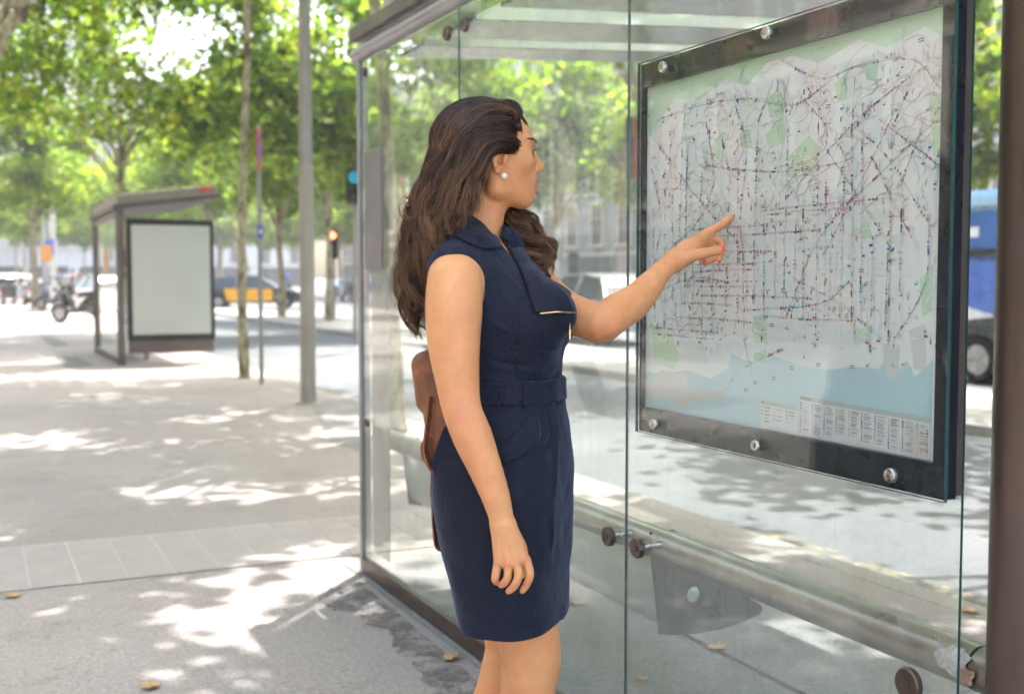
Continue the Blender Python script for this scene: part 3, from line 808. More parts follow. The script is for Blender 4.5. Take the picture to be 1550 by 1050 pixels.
SKC = H(-.013, 0, .027); SKR = np.array([.1045, .0825, .0885])
def strands():
    M = 30; allP = []; allR = []; allC = []
    s = np.linspace(0, 1, M)
    for g, sub, st, amp, fr, light, mass in GU:
        S = spline(g, 10); S = np.stack([np.interp(s, np.linspace(0, 1, len(S)), S[:, j]) for j in range(4)], 1)
        T = np.gradient(S[:, :3], axis=0); T /= np.linalg.norm(T, axis=1)[:, None]
        ref = np.array([0, 1., 0]); N1 = np.cross(T, ref); N1 /= np.linalg.norm(N1, axis=1)[:, None]; N2 = np.cross(T, N1)
        length = np.linalg.norm(np.diff(S[:, :3], axis=0), axis=1).sum()
        for k in range(sub):
            # sublocks sit mostly on the camera-independent outer ring of the lock
            th = 2*PI*(k+RNG.random()*.7)/sub; rr = (.55+.5*RNG.random())
            ph = RNG.random()*2*PI; f = fr*(.8+.45*RNG.random())*length/.35
            grow = np.clip((s-.28)/.5, 0, 1)**1.2
            A = amp*2.2*grow*(.6+.8*RNG.random())
            off = (np.cos(th)*N1+np.sin(th)*N2)*(S[:, 3]*rr)[:, None]
            wv = N1*(A*np.sin(2*PI*f*s+ph))[:, None]+N2*(A*.8*np.cos(2*PI*f*s+ph))[:, None]
            cen = S[:, :3]+off+wv
            rs = S[:, 3]*(.50 if sub > 3 else .6)*(1-.55*grow)
            end = .90+.16*RNG.random()
            tone = RNG.random()
            for q in range(int(st*1.9)):
                a = 2*PI*RNG.random(); r = math.sqrt(RNG.random())
                tw = a+1.5*s*RNG.normal()
                o = (np.cos(tw)[:, None]*N1+np.sin(tw)[:, None]*N2)*(rs*r)[:, None]
                j = RNG.normal(0, 1, 3)*.0012
                fly = (RNG.normal(0, 1, 3)*.013*(RNG.random() < .20))*(s**2)[:, None]
                P = cen+o+j*(s[:, None])+fly
                P = P-T*(np.clip(1-s/.12, 0, 1)[:, None]*RNG.normal(0, .0045))
                q_ = (P-SKC)@HR.T; k_ = np.sqrt(((q_/SKR)**2).sum(1)); f_ = .965+.05*RNG.random()
                P = np.where((k_ < f_)[:, None], SKC+(P-SKC)*(f_/np.maximum(k_, .3))[:, None], P)
                P = P+N1*(.0009*np.sin(2*PI*(9*s+RNG.random())))[:, None]
                e = min(1, end*(.86+.16*RNG.random())); ss = s*e
                P = np.stack([np.interp(ss, s, P[:, c]) for c in range(3)], 1)
                allP.append(P)
                w = .00050*(.75+.4*RNG.random())
                allR.append(w*np.clip(1.15-s**3, .12, 1)*np.clip(.35+s*8, 0, 1))
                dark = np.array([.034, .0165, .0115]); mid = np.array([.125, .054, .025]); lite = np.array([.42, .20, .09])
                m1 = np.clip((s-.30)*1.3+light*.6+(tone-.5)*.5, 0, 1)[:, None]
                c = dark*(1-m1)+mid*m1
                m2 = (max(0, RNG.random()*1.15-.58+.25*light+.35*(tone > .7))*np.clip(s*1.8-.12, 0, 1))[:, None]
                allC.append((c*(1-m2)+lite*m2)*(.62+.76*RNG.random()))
    # fine short hairs softening the hairline
    HLN = spline(np.array([(791,178,2.35),(789,188,2.325),(786,200,2.305),(782,213,2.297),(779,226,2.294),(773,238,2.294),(767,243,2.295)]), 12)
    for q in range(900):
        k = RNG.random()*(len(HLN)-1.001); i0 = int(k); h3 = HLN[i0]*(1-k+i0)+HLN[i0+1]*(k-i0)
        a = Q(h3[0]+RNG.normal(0, 2.2), h3[1]+RNG.normal(0, 2), h3[2]); v = a-SKC
        kk = math.sqrt((((HR@v)/(SKR*.955))**2).sum()); a = SKC+v/kk
        dr = -HX*.9+HZ*RNG.normal(.15-.5*(k/len(HLN)), .22)+HY*RNG.normal(0, .1); ln = RNG.uniform(.016, .040)
        P = a+dr*(s[:, None]*ln)
        q_ = (P-SKC)@HR.T; k_ = np.sqrt(((q_/SKR)**2).sum(1)); f_ = .955+.05*s
        P = SKC+(P-SKC)*(f_/k_)[:, None]
        allP.append(P); allR.append(.00030*np.clip(1.1-s, .1, 1)*np.clip(.2+s*5, 0, 1)); allC.append(np.repeat(np.array([[.030, .0155, .011]])*(.8+.5*RNG.random()), M, 0))
    P = np.array(allP); R = np.array(allR); C = np.array(allC)
    n, M, _ = P.shape
    T = np.gradient(P, axis=1); T /= np.linalg.norm(T, axis=2)[..., None]+1e-9
    A = np.cross(T, np.array([.13, .97, .2])); A /= np.linalg.norm(A, axis=2)[..., None]+1e-9; B = np.cross(T, A)
    V = np.empty((n, M, 3, 3), np.float32)
    for j in range(3):
        an = 2*PI*j/3; V[:, :, j] = P+(A*math.cos(an)+B*math.sin(an))*R[..., None]
    idx = np.arange(n*M*3).reshape(n, M, 3)
    F = np.concatenate([np.stack([idx[:, :-1, j], idx[:, :-1, (j+1) % 3], idx[:, 1:, (j+1) % 3], idx[:, 1:, j]], -1).reshape(-1, 4) for j in range(3)])
    return V.reshape(-1, 3), F, np.repeat(C[:, :, None], 3, 2).reshape(-1, 3)
V, F, C = strands()
print('hair strands', len(V)//90)
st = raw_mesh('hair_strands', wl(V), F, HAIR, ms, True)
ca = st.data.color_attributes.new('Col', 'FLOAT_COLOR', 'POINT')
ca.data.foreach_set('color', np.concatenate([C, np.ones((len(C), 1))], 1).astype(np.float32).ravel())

# ---------- leather backpack behind her back ----------
bpk = thing('backpack', 'worn brown leather backpack hanging behind the back of the woman', 'backpack', wroot, -TH)
c0 = Q(703, 622, 2.40)
Rb = np.array([FW*math.cos(.13)+HZ*math.sin(.13), LA, HZ*math.cos(.13)-FW*math.sin(.13)])
def rbox(c, hs, R, r, k=.004, op='add'):
    c = np.asarray(c, float); hs = np.asarray(hs, float)-r
    def f(P):
        q = np.abs((P-c)@R.T)-hs
        return np.sqrt((np.maximum(q, 0)**2).sum(-1))+np.minimum(q.max(-1), 0)-r
    return Prim(f, c, float(np.linalg.norm(hs))+r, k, op)
pk = [rbox(c0, (.050, .130, .125), Rb, .035, .01), rbox(c0+Rb[2]*.070-FW*.012, (.050, .128, .065), Rb, .03, .004),
      ell(c0+Rb[2]*.135, (.040, .115, .018), Rb, .012),
      Prim(lambda X: .0012*np.sin(60*X[..., 2]+25*X[..., 1])*np.sin(45*X[..., 1]+20*X[..., 0]), (0, 2.4, 1), 9, 0, 'warp')]
V, F = sdf_mesh(pk, .004, c0-.22, c0+.24); raw_mesh('bag_body', wl(V), F, LEATHER, bpk, True)
def strap(name, pts, w, th, parent, dirw=None):
    S = spline(np.array(pts, float), 6); mb = MB(); Vv = []; n = len(S)
    for i, p in enumerate(S):
        t = S[min(i+1, n-1)]-S[max(i-1, 0)]; t /= np.linalg.norm(t)
        wv = np.asarray(dirw if dirw is not None else LA, float); wv = wv-t*(wv@t); wv /= np.linalg.norm(wv); nn = np.cross(t, wv)
        for a, b in ((-1, -1), (1, -1), (1, 1), (-1, 1)): Vv.append(p+wv*a*w/2+nn*b*th/2-FEET)
    F = []
    for i in range(n-1):
        for j in range(4): F.append((i*4+j, i*4+(j+1) % 4, i*4+4+(j+1) % 4, i*4+4+j))
    F += [(0, 3, 2, 1), (n*4-4, n*4-3, n*4-2, n*4-1)]
    mb.add(Vv, F, 0, False); return mb.build(name, LEATHER, parent, bevel=.0006)
strap('shoulder_strap', [Q(668,535,2.34), Q(655,470,2.33), Q(660,410,2.33), Q(680,376,2.33)], .028, .004, bpk)
strap('shoulder_strap', [Q(668,535,2.47), Q(655,470,2.47), Q(672,405,2.47), Q(700,372,2.45)], .028, .004, bpk)
strap('hanging_strap', [Q(658,690,2.33), Q(657,735,2.325), Q(659,790,2.325), Q(663,824,2.33), Q(674,824,2.335), Q(677,790,2.335), Q(676,735,2.34)], .030, .0035, bpk)
st2 = strap('closing_strap', [Q(652,600,2.275), Q(646,655,2.27), Q(644,680,2.27), Q(650,703,2.272), Q(658,712,2.28)], .022, .004, bpk)
st2b = strap('closing_strap', [Q(648,664,2.29), Q(641,672,2.285), Q(642,690,2.285), Q(650,702,2.285)], .020, .004, bpk)
mb = MB(); bc = Q(658.5,742,2.31)-FEET
mb.tube([bc+FW*.010+HZ*.012, bc-FW*.010+HZ*.012, bc-FW*.010-HZ*.012, bc+FW*.010-HZ*.012], .0016, 6, 0, closed=True)
mb.build('buckle', pbr('dull_brass', (.45, .34, .18), .4, 1), bpk)
# ================= GROUND =================
def ground_material(name, dark, light, grain=.5, seam=None, spots=True, rough=.85, bstr=.5):
    m, t, out = nt(name); p = t.nodes.new('ShaderNodeBsdfPrincipled'); L(t, p.outputs[0], out.inputs[0])
    co = coords(t)
    big = ramp(t, noise(t, .35, 6, .6, co).outputs[0], [(.35, dark), (.65, light)])
    fine = noise(t, 55, 6, .75, co); c = mixc(t, grain, big, ramp(t, fine.outputs[0], [(.32, (.45,)*3), (.5, (.95,)*3), (.68, (1.35,)*3)]), 'MULTIPLY')
    v = t.nodes.new('ShaderNodeTexVoronoi'); v.inputs['Scale'].default_value = 90; L(t, co, v.inputs['Vector'])
    c = mixc(t, .5, c, ramp(t, v.outputs['Distance'], [(.0, (1.25,)*3), (.45, (.75,)*3)]), 'MULTIPLY')
    if spots:
        gv = t.nodes.new('ShaderNodeTexVoronoi'); gv.inputs['Scale'].default_value = 2.6; gv.inputs['Randomness'].default_value = 1.; L(t, co, gv.inputs['Vector'])
        c = mixc(t, ramp(t, gv.outputs['Distance'], [(.030, (.55,)*3), (.045, (0,)*3)]), c, tuple(x*.45 for x in dark))
        ck = noise(t, .9, 8, .62, co); ab = mth(t, 'ABSOLUTE', mth(t, 'SUBTRACT', ck.outputs[0], .5))
        c = mixc(t, ramp(t, ab, [(.0, (.55,)*3), (.0035, (0,)*3)]), c, tuple(x*.5 for x in dark))
        st = ramp(t, noise(t, 1.7, 5, .7, co).outputs[0], [(.55, (0,)*3), (.75, (.55,)*3)])
        c = mixc(t, st, c, tuple(x*.62 for x in dark))
    L(t, c, p.inputs['Base Color']); p.inputs['Roughness'].default_value = rough; p.inputs['Specular IOR Level'].default_value = .25
    h = mth(t, 'ADD', fine.outputs[0], mth(t, 'MULTIPLY', v.outputs['Distance'], .7))
    L(t, bump(t, h, bstr, .006), p.inputs['Normal'])
    return m
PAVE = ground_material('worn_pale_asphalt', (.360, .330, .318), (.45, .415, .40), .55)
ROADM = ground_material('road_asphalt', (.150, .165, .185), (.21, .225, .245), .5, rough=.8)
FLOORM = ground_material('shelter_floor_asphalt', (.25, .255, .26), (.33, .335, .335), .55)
KERBM = ground_material('granite_kerb', (.36, .35, .34), (.46, .45, .43), .35, spots=False)
def sheet(name, x0, y0, x1, y1, z, mat, kind='structure', depth=0):
    mb = MB()
    if depth: mb.box((x0, y0, z-depth), (x1, y1, z))
    else: mb.add([(x0, y0, z), (x1, y0, z), (x1, y1, z), (x0, y1, z)], [(0, 1, 2, 3)])
    o = mb.build(name, mat); o['kind'] = kind; return o
KX = 3.50
sheet('ground', -400, -400, 600, 700, -.16, ROADM)
sheet('sidewalk', -11.8, -30, KX-.001, 130, 0, PAVE, depth=.15)
sheet('kerb', KX, -30, KX+.14, 130, .002, KERBM, depth=.15)
sheet('road', KX+.141, -40, 20, 140, -.12, ROADM)
# yellow kerb marking on the road, worn
m, t, out = nt('worn_yellow_paint'); p = t.nodes.new('ShaderNodeBsdfPrincipled')
tr = t.nodes.new('ShaderNodeBsdfTransparent'); mx = t.nodes.new('ShaderNodeMixShader')
n_ = noise(t, 14, 8, .8, coords(t)); L(t, ramp(t, n_.outputs[0], [(.48, (0,)*3), (.62, (.8,)*3)]), mx.inputs[0])
L(t, tr.outputs[0], mx.inputs[1]); L(t, p.outputs[0], mx.inputs[2]); L(t, mx.outputs[0], out.inputs[0])
p.inputs['Base Color'].default_value = (.55, .47, .27, 1); p.inputs['Roughness'].default_value = .8
YEL = m
sheet('kerb_marking', KX+.44, 1.6, KX+.58, 5.2, -.116, YEL)
sheet('kerb_marking', KX+.44, 7.5, KX+.58, 30, -.116, YEL)
# tactile paving : ribbed slabs with open joints
m, t, out = nt('ribbed_slab'); p = t.nodes.new('ShaderNodeBsdfPrincipled'); L(t, p.outputs[0], out.inputs[0]); co = coords(t)
c = ramp(t, noise(t, 6, 6, .7, co).outputs[0], [(.3, (.42, .382, .365)), (.7, (.49, .45, .43))])
c = mixc(t, .4, c, ramp(t, noise(t, 120, 4, .7, co).outputs[0], [(.3, (.7,)*3), (.65, (1.15,)*3)]), 'MULTIPLY')
L(t, c, p.inputs['Base Color']); p.inputs['Roughness'].default_value = .75
RIB = m
JOINT = pbr('pale_mortar', (.49, .465, .45), .85, 0, .1)
mb = MB(); bx = MB(); y0, y1 = 5.22, 6.08; xs = -6.0
mb.add([(xs, y0, .0035), (3.40, y0, .0035), (3.40, y1, .0035), (xs, y1, .0035)], [(0, 1, 2, 3)], 1)
while xs < 3.18:
    w = .20
    nrib = 21
    for r in range(nrib):
        a = y0+.006+(y1-y0-.012)*r/nrib; b = a+(y1-y0)/nrib*.70
        mb.box((xs+.005, a, .0036), (xs+w-.005, b, .0062+.0006*RNG.random()), 0)
    xs += w
o = mb.build('tactile_paving', [RIB, JOINT]); o['kind'] = 'structure'
# darker repair patches and the slab joint lines
DARKP = ground_material('dark_repair_asphalt', (.20, .20, .21), (.26, .26, .27), .5)
def patch_quad(name, px, mat, z=.004):
    V = [(*gp(x, y), z) for x, y in px]; mb = MB(); mb.add(V, [tuple(range(len(V)))]); o = mb.build(name, mat); o['kind'] = 'structure'
patch_quad('paving_patch', [(58,508),(80,508),(106,523),(80,524)], DARKP)
patch_quad('paving_patch', [(82,541),(115,540),(146,554),(100,557)], DARKP)
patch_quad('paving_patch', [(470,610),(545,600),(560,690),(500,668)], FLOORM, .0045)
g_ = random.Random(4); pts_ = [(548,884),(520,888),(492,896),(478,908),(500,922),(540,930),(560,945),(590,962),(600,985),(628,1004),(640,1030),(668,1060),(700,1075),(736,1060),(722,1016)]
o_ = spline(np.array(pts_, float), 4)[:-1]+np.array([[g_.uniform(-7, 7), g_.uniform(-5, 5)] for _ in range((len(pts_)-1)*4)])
SHADEM = ground_material('shaded_speckled_asphalt', (.17, .158, .155), (.27, .255, .25), .8, spots=False)
t = SHADEM.node_tree; ou = [n for n in t.nodes if n.type == 'OUTPUT_MATERIAL'][0]; sh = ou.inputs[0].links[0].from_socket; tr = t.nodes.new('ShaderNodeBsdfTransparent'); mx = t.nodes.new('ShaderNodeMixShader')
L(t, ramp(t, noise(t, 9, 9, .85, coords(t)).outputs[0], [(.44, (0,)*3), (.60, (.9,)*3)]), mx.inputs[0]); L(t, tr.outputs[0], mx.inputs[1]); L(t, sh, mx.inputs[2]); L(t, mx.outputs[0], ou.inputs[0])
patch_quad('ground_shade_patch', [tuple(q) for q in o_], SHADEM, .0042)  # shelter's shadow over rough speckled ground, painted in as a dark patch
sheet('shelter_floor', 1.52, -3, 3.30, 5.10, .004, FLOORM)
sheet('paving_joint', 2.34, -3, 2.358, 5.0, .0075, pbr('dark_joint', (.08, .08, .08), .9))
mb = MB(); cx, cy = gp(445, 668)
sheet('median_strip', 8.2, -20, 10.6, 130, -.02, KERBM, depth=.13)
sheet('far_pavement', 20, -40, 31, 140, .0, PAVE, depth=.13)

# fallen plane-tree leaves : each one a curled lobed blade
LEAFD = pbr('dry_leaf', (.52, .34, .17), .7, 0, .3, 30)
def leaf_mesh(r, seed):
    g = np.random.default_rng(seed); V = [(0, 0, .004)]; n = 20
    for i in range(n):
        a = 2*PI*i/n; k = (1.0, .55, .78, .50)[i % 4]*(1-.25*math.cos(a)); rr = r*k*(.85+.3*g.random())
        x, y = rr*math.cos(a), rr*math.sin(a); V.append((x, y, .003+.35*abs(x)*g.random()+.12*y*(g.random()-.3)))
    V = [(x, y, max(z, .003)) for x, y, z in V]
    me = MB(); me.add(V, [(0, 1+i, 1+(i+1) % n) for i in range(n)], 0, True); me.tube([(-r*.6, 0, .004), (-r*1.3, .2*r, .010)], .0014, 5)
    return me
LV = [((22,903),'curled dry leaf lying at the edge of the ribbed paving at far left'),((228,1040),'dry leaf on the sunlit asphalt at the bottom of the view'),
      ((680,998),'dry leaf on the dark ground beside the base rail of the bus shelter'),((1083,984),'large dry leaf on the ground behind the glass below the bench bracket'),
      ((1068,944),'small brown leaf seen through the glass against the bench bracket'),((972,1030),'tiny brown leaf on the shelter floor near the bottom of the glass joint'),
      ((1466,926),'brown leaf near the kerb behind the right end of the rail'),((872,916),'pale leaf on the shelter floor just right of the hem of the dress'),
      ((948,838),'orange leaf seen just under the two glass bolts'),((586,772),'small leaf far behind the glass left of the hanging bag strap')]
for i, (q, lab) in enumerate(LV):
    o = leaf_mesh(.045 if i not in (4, 5, 9) else .028, i).build('fallen_leaf', LEAFD)
    x, y = gp(*q); o.location = (x, y, .008); o.rotation_euler = (0, 0, i*1.3)
    s_ = o.modifiers.new('thickness', 'SOLIDIFY'); s_.thickness = .0008
    tag(o, lab, 'leaf', 'dry leaves fallen on the pavement')

# ================= BUS SHELTER =================
D = 1.563
METAL = pbr('brown_anodised_metal', (.112, .080, .066), .38, .5, .12, 5, .05, 90, .5)
GREY = pbr('grey_painted_metal', (.33, .32, .33), .38, .5, .1, 5, .05, 90)
DARK = pbr('dark_frame_paint', (.020, .022, .030), .30, .1, .12, 6)
STEEL = pbr('brushed_steel', (.55, .53, .50), .28, 1, .12, 40, .1, 200)
DULL = pbr('weathered_steel_tube', (.46, .43, .40), .34, .9, .18, 9, .05, 60, dirt=((.30, .24, .19), 6, .6))
def glass_material(name, tint=(.965, .985, .975), dirt=.06, edge=False):
    m, t, out = nt(name)
    tr = t.nodes.new('ShaderNodeBsdfTransparent'); tr.inputs[0].default_value = (*tint, 1)
    gl = t.nodes.new('ShaderNodeBsdfGlossy'); gl.inputs['Roughness'].default_value = 0.0; gl.inputs[0].default_value = (.97, 1, .985, 1)
    ge = t.nodes.new('ShaderNodeNewGeometry'); vd = t.nodes.new('ShaderNodeVectorMath'); vd.operation = 'DOT_PRODUCT'
    L(t, ge.outputs['Incoming'], vd.inputs[0]); L(t, ge.outputs['Normal'], vd.inputs[1])
    c_ = mth(t, 'ABSOLUTE', vd.outputs['Value']); f5 = mth(t, 'POWER', mth(t, 'SUBTRACT', 1., c_), 5.)      # Schlick, same from both sides
    fres = mth(t, 'ADD', mth(t, 'MULTIPLY', f5, .96), .038)
    mx = t.nodes.new('ShaderNodeMixShader'); L(t, fres, mx.inputs[0]); L(t, tr.outputs[0], mx.inputs[1]); L(t, gl.outputs[0], mx.inputs[2])
    df = t.nodes.new('ShaderNodeBsdfDiffuse'); df.inputs[0].default_value = (.80, .82, .80, 1)
    m2 = t.nodes.new('ShaderNodeMixShader')
    co = coords(t, 'Object', (1, 1.6, .35)); n1 = noise(t, 2.2, 6, .7, co); n2 = noise(t, 26, 4, .7, coords(t, 'Object', (1, 2.5, .16)))
    d = mth(t, 'MULTIPLY', ramp(t, n1.outputs[0], [(.3, (.25,)*3), (.75, (1,)*3)]), ramp(t, n2.outputs[0], [(.35, (.55,)*3), (.7, (1.2,)*3)]))
    L(t, mth(t, 'MULTIPLY', d, dirt), m2.inputs[0]); L(t, mx.outputs[0], m2.inputs[1]); L(t, df.outputs[0], m2.inputs[2])
    L(t, m2.outputs[0], out.inputs[0]); return m
GLASS = glass_material('dusty_glass', dirt=.15)
CLEAR = glass_material('cover_glass', tint=(.97, .99, .98), dirt=.03)
GEDGE = pbr('green_glass_edge', (.030, .085, .075), .15, 0, .2, 4)
def knob(mb, x, y, z, r=.017, t=.012, mi=0, s=-1, pin=True):
    """round bolt cap on a plane x = const, facing -x"""
    prof = [(.0001, t), (r*.28, t), (r*.30, t*.8), (r*.9, t), (r, t*.75), (r, 0), (.0001, 0)]
    M = TR(x, y, z) @ ROT('Y', s*PI/2); mb.lathe(prof, 20, mi, M)
shel = thing('bus_shelter', 'glass and brown metal bus shelter with the transit map, right beside the woman', 'bus shelter', (D, 1.4, 0))
def SL(o): return o
def rel(o, root=shel):
    o.parent = root; o.matrix_parent_inverse = Matrix.Translation(-Vector(root.location)); return o
ZT = EYE+.93
YJ = [1.477, 2.62, 3.77, 4.88]
# panes (each with its own dark green cut edges)
for i in range(3):
    a, b = YJ[i]+.002, YJ[i+1]-.002
    mb = MB(); x0, x1, z0, z1 = D-.003, D+.003, .075, ZT
    mb.add([(x0,a,z0),(x0,b,z0),(x0,b,z1),(x0,a,z1)], [(0,1,2,3)], 0); mb.add([(x1,a,z0),(x1,b,z0),(x1,b,z1),(x1,a,z1)], [(3,2,1,0)], 0)
    for q in ([(x0,a,z0),(x1,a,z0),(x1,a,z1),(x0,a,z1)], [(x0,b,z0),(x1,b,z0),(x1,b,z1),(x0,b,z1)], [(x0,a,z1),(x1,a,z1),(x1,b,z1),(x0,b,z1)], [(x0,a,z0),(x1,a,z0),(x1,b,z0),(x0,b,z0)]):
        mb.add(q, [(0,1,2,3)], 1)
    me = bpy.data.meshes.new('glass_pane'); me.from_pydata(mb.v, [], mb.f); me.materials.append(GLASS); me.materials.append(GEDGE)
    me.polygons.foreach_set('material_index', mb.m); o = bpy.data.objects.new('glass_pane', me); link(o); rel(o)
# frame
mb = MB(); mb.box((D-.016, 1.36, .012), (D+.022, 4.885, .074)); rel(mb.build('base_rail', METAL, bevel=.003))
mb = MB(); mb.tube([(D+.008, 1.30, ZT+.034), (D+.008, 4.96, ZT+.034)], .034, 28); rel(mb.build('top_beam', GREY))
mb = MB(); mb.box((D-.012, 4.886, 0), (D+.034, 4.915, ZT+.01)); rel(mb.build('end_post', GREY, bevel=.003))
px_ = Vector((1.628, 1.395, 0)); mb = MB(); mb.tube([(px_.x, px_.y, 0), (px_.x, px_.y, 2.36)], .062, 40)
rel(mb.build('corner_post', METAL))
mb = MB(); mb.tube([(3.0, 1.42, 0), (3.0, 1.42, 2.5)], .045, 24); rel(mb.build('road_post', METAL))
# roof rises towards the road
def rz_(x): return 2.335+.06*(x-1.5)
def roof_piece(x0, x1, y0, y1, t0, t1, name, mat):
    mb = MB(); V = []
    for x in (x0, x1):
        for y in (y0, y1):
            for tt in (t0, t1): V.append((x, y, rz_(x)+tt))
    mb.add(V, [(0,1,3,2),(4,6,7,5),(0,4,5,1),(2,3,7,6),(1,5,7,3),(0,2,6,4)]); return rel(mb.build(name, mat, bevel=.004))
SOFF = pbr('soffit_dark_gloss', (.035, .042, .035), .16, .1, .2, 3)
TRANS, t, out = nt('milky_acrylic'); df = t.nodes.new('ShaderNodeBsdfDiffuse'); tl = t.nodes.new('ShaderNodeBsdfTranslucent'); mx = t.nodes.new('ShaderNodeMixShader')
df.inputs[0].default_value = (.82, .86, .83, 1); tl.inputs[0].default_value = (.93, .97, .94, 1); mx.inputs[0].default_value = .72
L(t, df.outputs[0], mx.inputs[1]); L(t, tl.outputs[0], mx.inputs[2]); L(t, mx.outputs[0], out.inputs[0])
ROOFM = pbr('brown_roof_sheet', (.135, .11, .105), .42, .4, .15, 3)
ys = [1.15, 2.0, 2.3, 2.75, 3.05, 3.86, 4.08, 4.46, 4.63, 4.93]
for i in range(9):
    roof_piece(1.76, 3.27, ys[i]+.002, ys[i+1]-.002, -.062, -.044, 'skylight_strip' if i % 2 else 'roof_panel', TRANS if i % 2 else SOFF)
roof_piece(1.53, 1.60, 1.15, 4.95, .0, .058, 'roof_edge', ROOFM); roof_piece(3.272, 3.34, 1.15, 4.95, -.01, .06, 'roof_edge', ROOFM)
CAP = pbr('beige_roof_cap', (.42, .39, .37), .6)
mb = MB(); mb.box((1.68, 4.45, 2.40), (1.95, 4.93, 2.95)); rel(mb.build('roof_sign_box', CAP, bevel=.01))
# rail behind the glass
zr = EYE-.715; xr = D+.095
mb = MB(); mb.tube([(xr, 1.395+.05, zr), (xr, 4.90, zr)], .042, 32); rail = rel(mb.build('leaning_rail', DULL))
mb = MB()
for y in (1.512,): mb.tube([(xr, y-.003, zr), (xr, y+.003, zr)], .0428, 32)
rel(mb.build('rail_joint', DARK))
mb = MB(); knob(mb, D-.006, 1.585, zr-.035, .030, .014); rel(mb.build('bolt_cap', METAL))
for yy, zz in ((2.62-.075, 0), (2.62+.075, 0)):
    mb = MB(); knob(mb, D-.006, yy, zr+.012, .027, .014)
    o = rel(mb.build('bolt_cap', METAL)); m2 = MB(); m2.tube([(D+.006, yy, zr+.014), (xr-.036, yy-.004, zr+.016)], .012, 14); rel(m2.build('standoff', STEEL))
for yy in (3.77-.08, 3.77+.08):
    mb = MB(); knob(mb, D-.006, yy, ZT-.075, .026, .014); rel(mb.build('bolt_cap', METAL))
for yy, zz in ((4.80, ZT-.06), (4.80, zr+.08), (3.85, zr), (3.69, zr)):
    mb = MB(); knob(mb, D-.006, yy, zz, .020, .012); rel(mb.build('bolt_cap', METAL))
# grey timetable plate at the far end
a = onplane(553, 237, D-.012); b = onplane(580, 412, D-.012)
mb = MB(); mb.bevel_box((D-.018, b.y, EYE+.03), (D-.007, a.y, EYE+.53), .003); rel(mb.build('timetable_plate', pbr('grey_plate', (.20, .19, .21), .35, .4)))
mb = MB(); mb.box((D+.007, b.y+.01, .12), (D+.016, a.y-.01, EYE+.02)); rel(mb.build('back_plate', pbr('beige_plate', (.50, .43, .38), .5)))
# wing brackets of the bench with a round hole, and the bench sheet
BR = pbr('grey_bracket', (.115, .108, .105), .42, .4, .12, 12, .1, 120)
def bracket(y):
    out_ = [(1.625,.640),(1.655,.360),(1.70,.352),(1.78,.345),(1.86,.348),(1.93,.358),(1.985,.372),(1.998,.385),(1.992,.398),(1.80,.520),(1.70,.640)]
    import mathutils.geometry as mg
    c = (1.765, .455); hole = [(c[0]+.022*math.cos(a), c[1]+.022*math.sin(a)) for a in np.linspace(0, 2*PI, 17)[:-1]]
    tris = mg.tessellate_polygon([[Vector((*p, 0)) for p in out_], [Vector((*p, 0)) for p in hole]])
    P2 = out_+hole; n = len(out_); k = len(P2); mb = MB()
    V = [(p[0], y, p[1]) for p in P2]+[(p[0], y+.006, p[1]) for p in P2]
    F = [tuple(t_) for t_ in tris]+[tuple(q+k for q in t_[::-1]) for t_ in tris]
    F += [(i, (i+1) % n, k+(i+1) % n, k+i) for i in range(n)]+[(n+i, k+n+i, k+n+(i+1) % 16, n+(i+1) % 16) for i in range(16)]
    mb.add(V, F); return mb.build('bench_bracket', BR)
for y in (2.60, 4.56): rel(bracket(y))
prof = [(1.632,.575),(1.640,.50),(1.652,.42),(1.668,.382),(1.70,.368),(1.78,.362),(1.86,.364),(1.93,.372),(1.975,.386)]
mb = MB(); V = [(x, 2.612, z) for x, z in prof]+[(x, 4.555, z) for x, z in prof]; n = len(prof)
mb.add(V, [(i, i+1, n+i+1, n+i) for i in range(n-1)], 0, True)
o = mb.build('bench_seat', pbr('pale_bench_sheet', (.52, .56, .53), .35, .3, .08, 6)); s_ = o.modifiers.new('thickness', 'SOLIDIFY'); s_.thickness = .004; rel(o)
# torn paper sticker on the rail end
g_ = np.random.default_rng(5); V = []; F = []; nn = 16
for layer, (cy, cz, rr, off) in enumerate(((1.545, .014, .040, .0), (1.508, -.006, .026, .002))):
    base = len(V)
    V.append((xr-.0435-off, cy, zr+cz))
    for i in range(nn):
        a = 2*PI*i/nn; r = rr*(.6+.6*g_.random()); y = cy+r*math.cos(a); z = cz+r*.75*math.sin(a); z = max(-.036, min(.036, z))
        V.append((xr-math.sqrt(max(.0435**2-z*z, 0))-.001-off-.003*g_.random(), y, zr+z))
    F += [(base, base+1+i, base+1+(i+1) % nn) for i in range(nn)]
mi = [0]*nn+[1]*nn
o = raw_mesh('torn_sticker', V, F, [pbr('torn_paper', (.55, .55, .54), .8, 0, .3, 60, .6, 120), pbr('torn_brown_paper', (.50, .33, .24), .85, 0, .4, 60, .6, 120)], None, False, mi); rel(o)
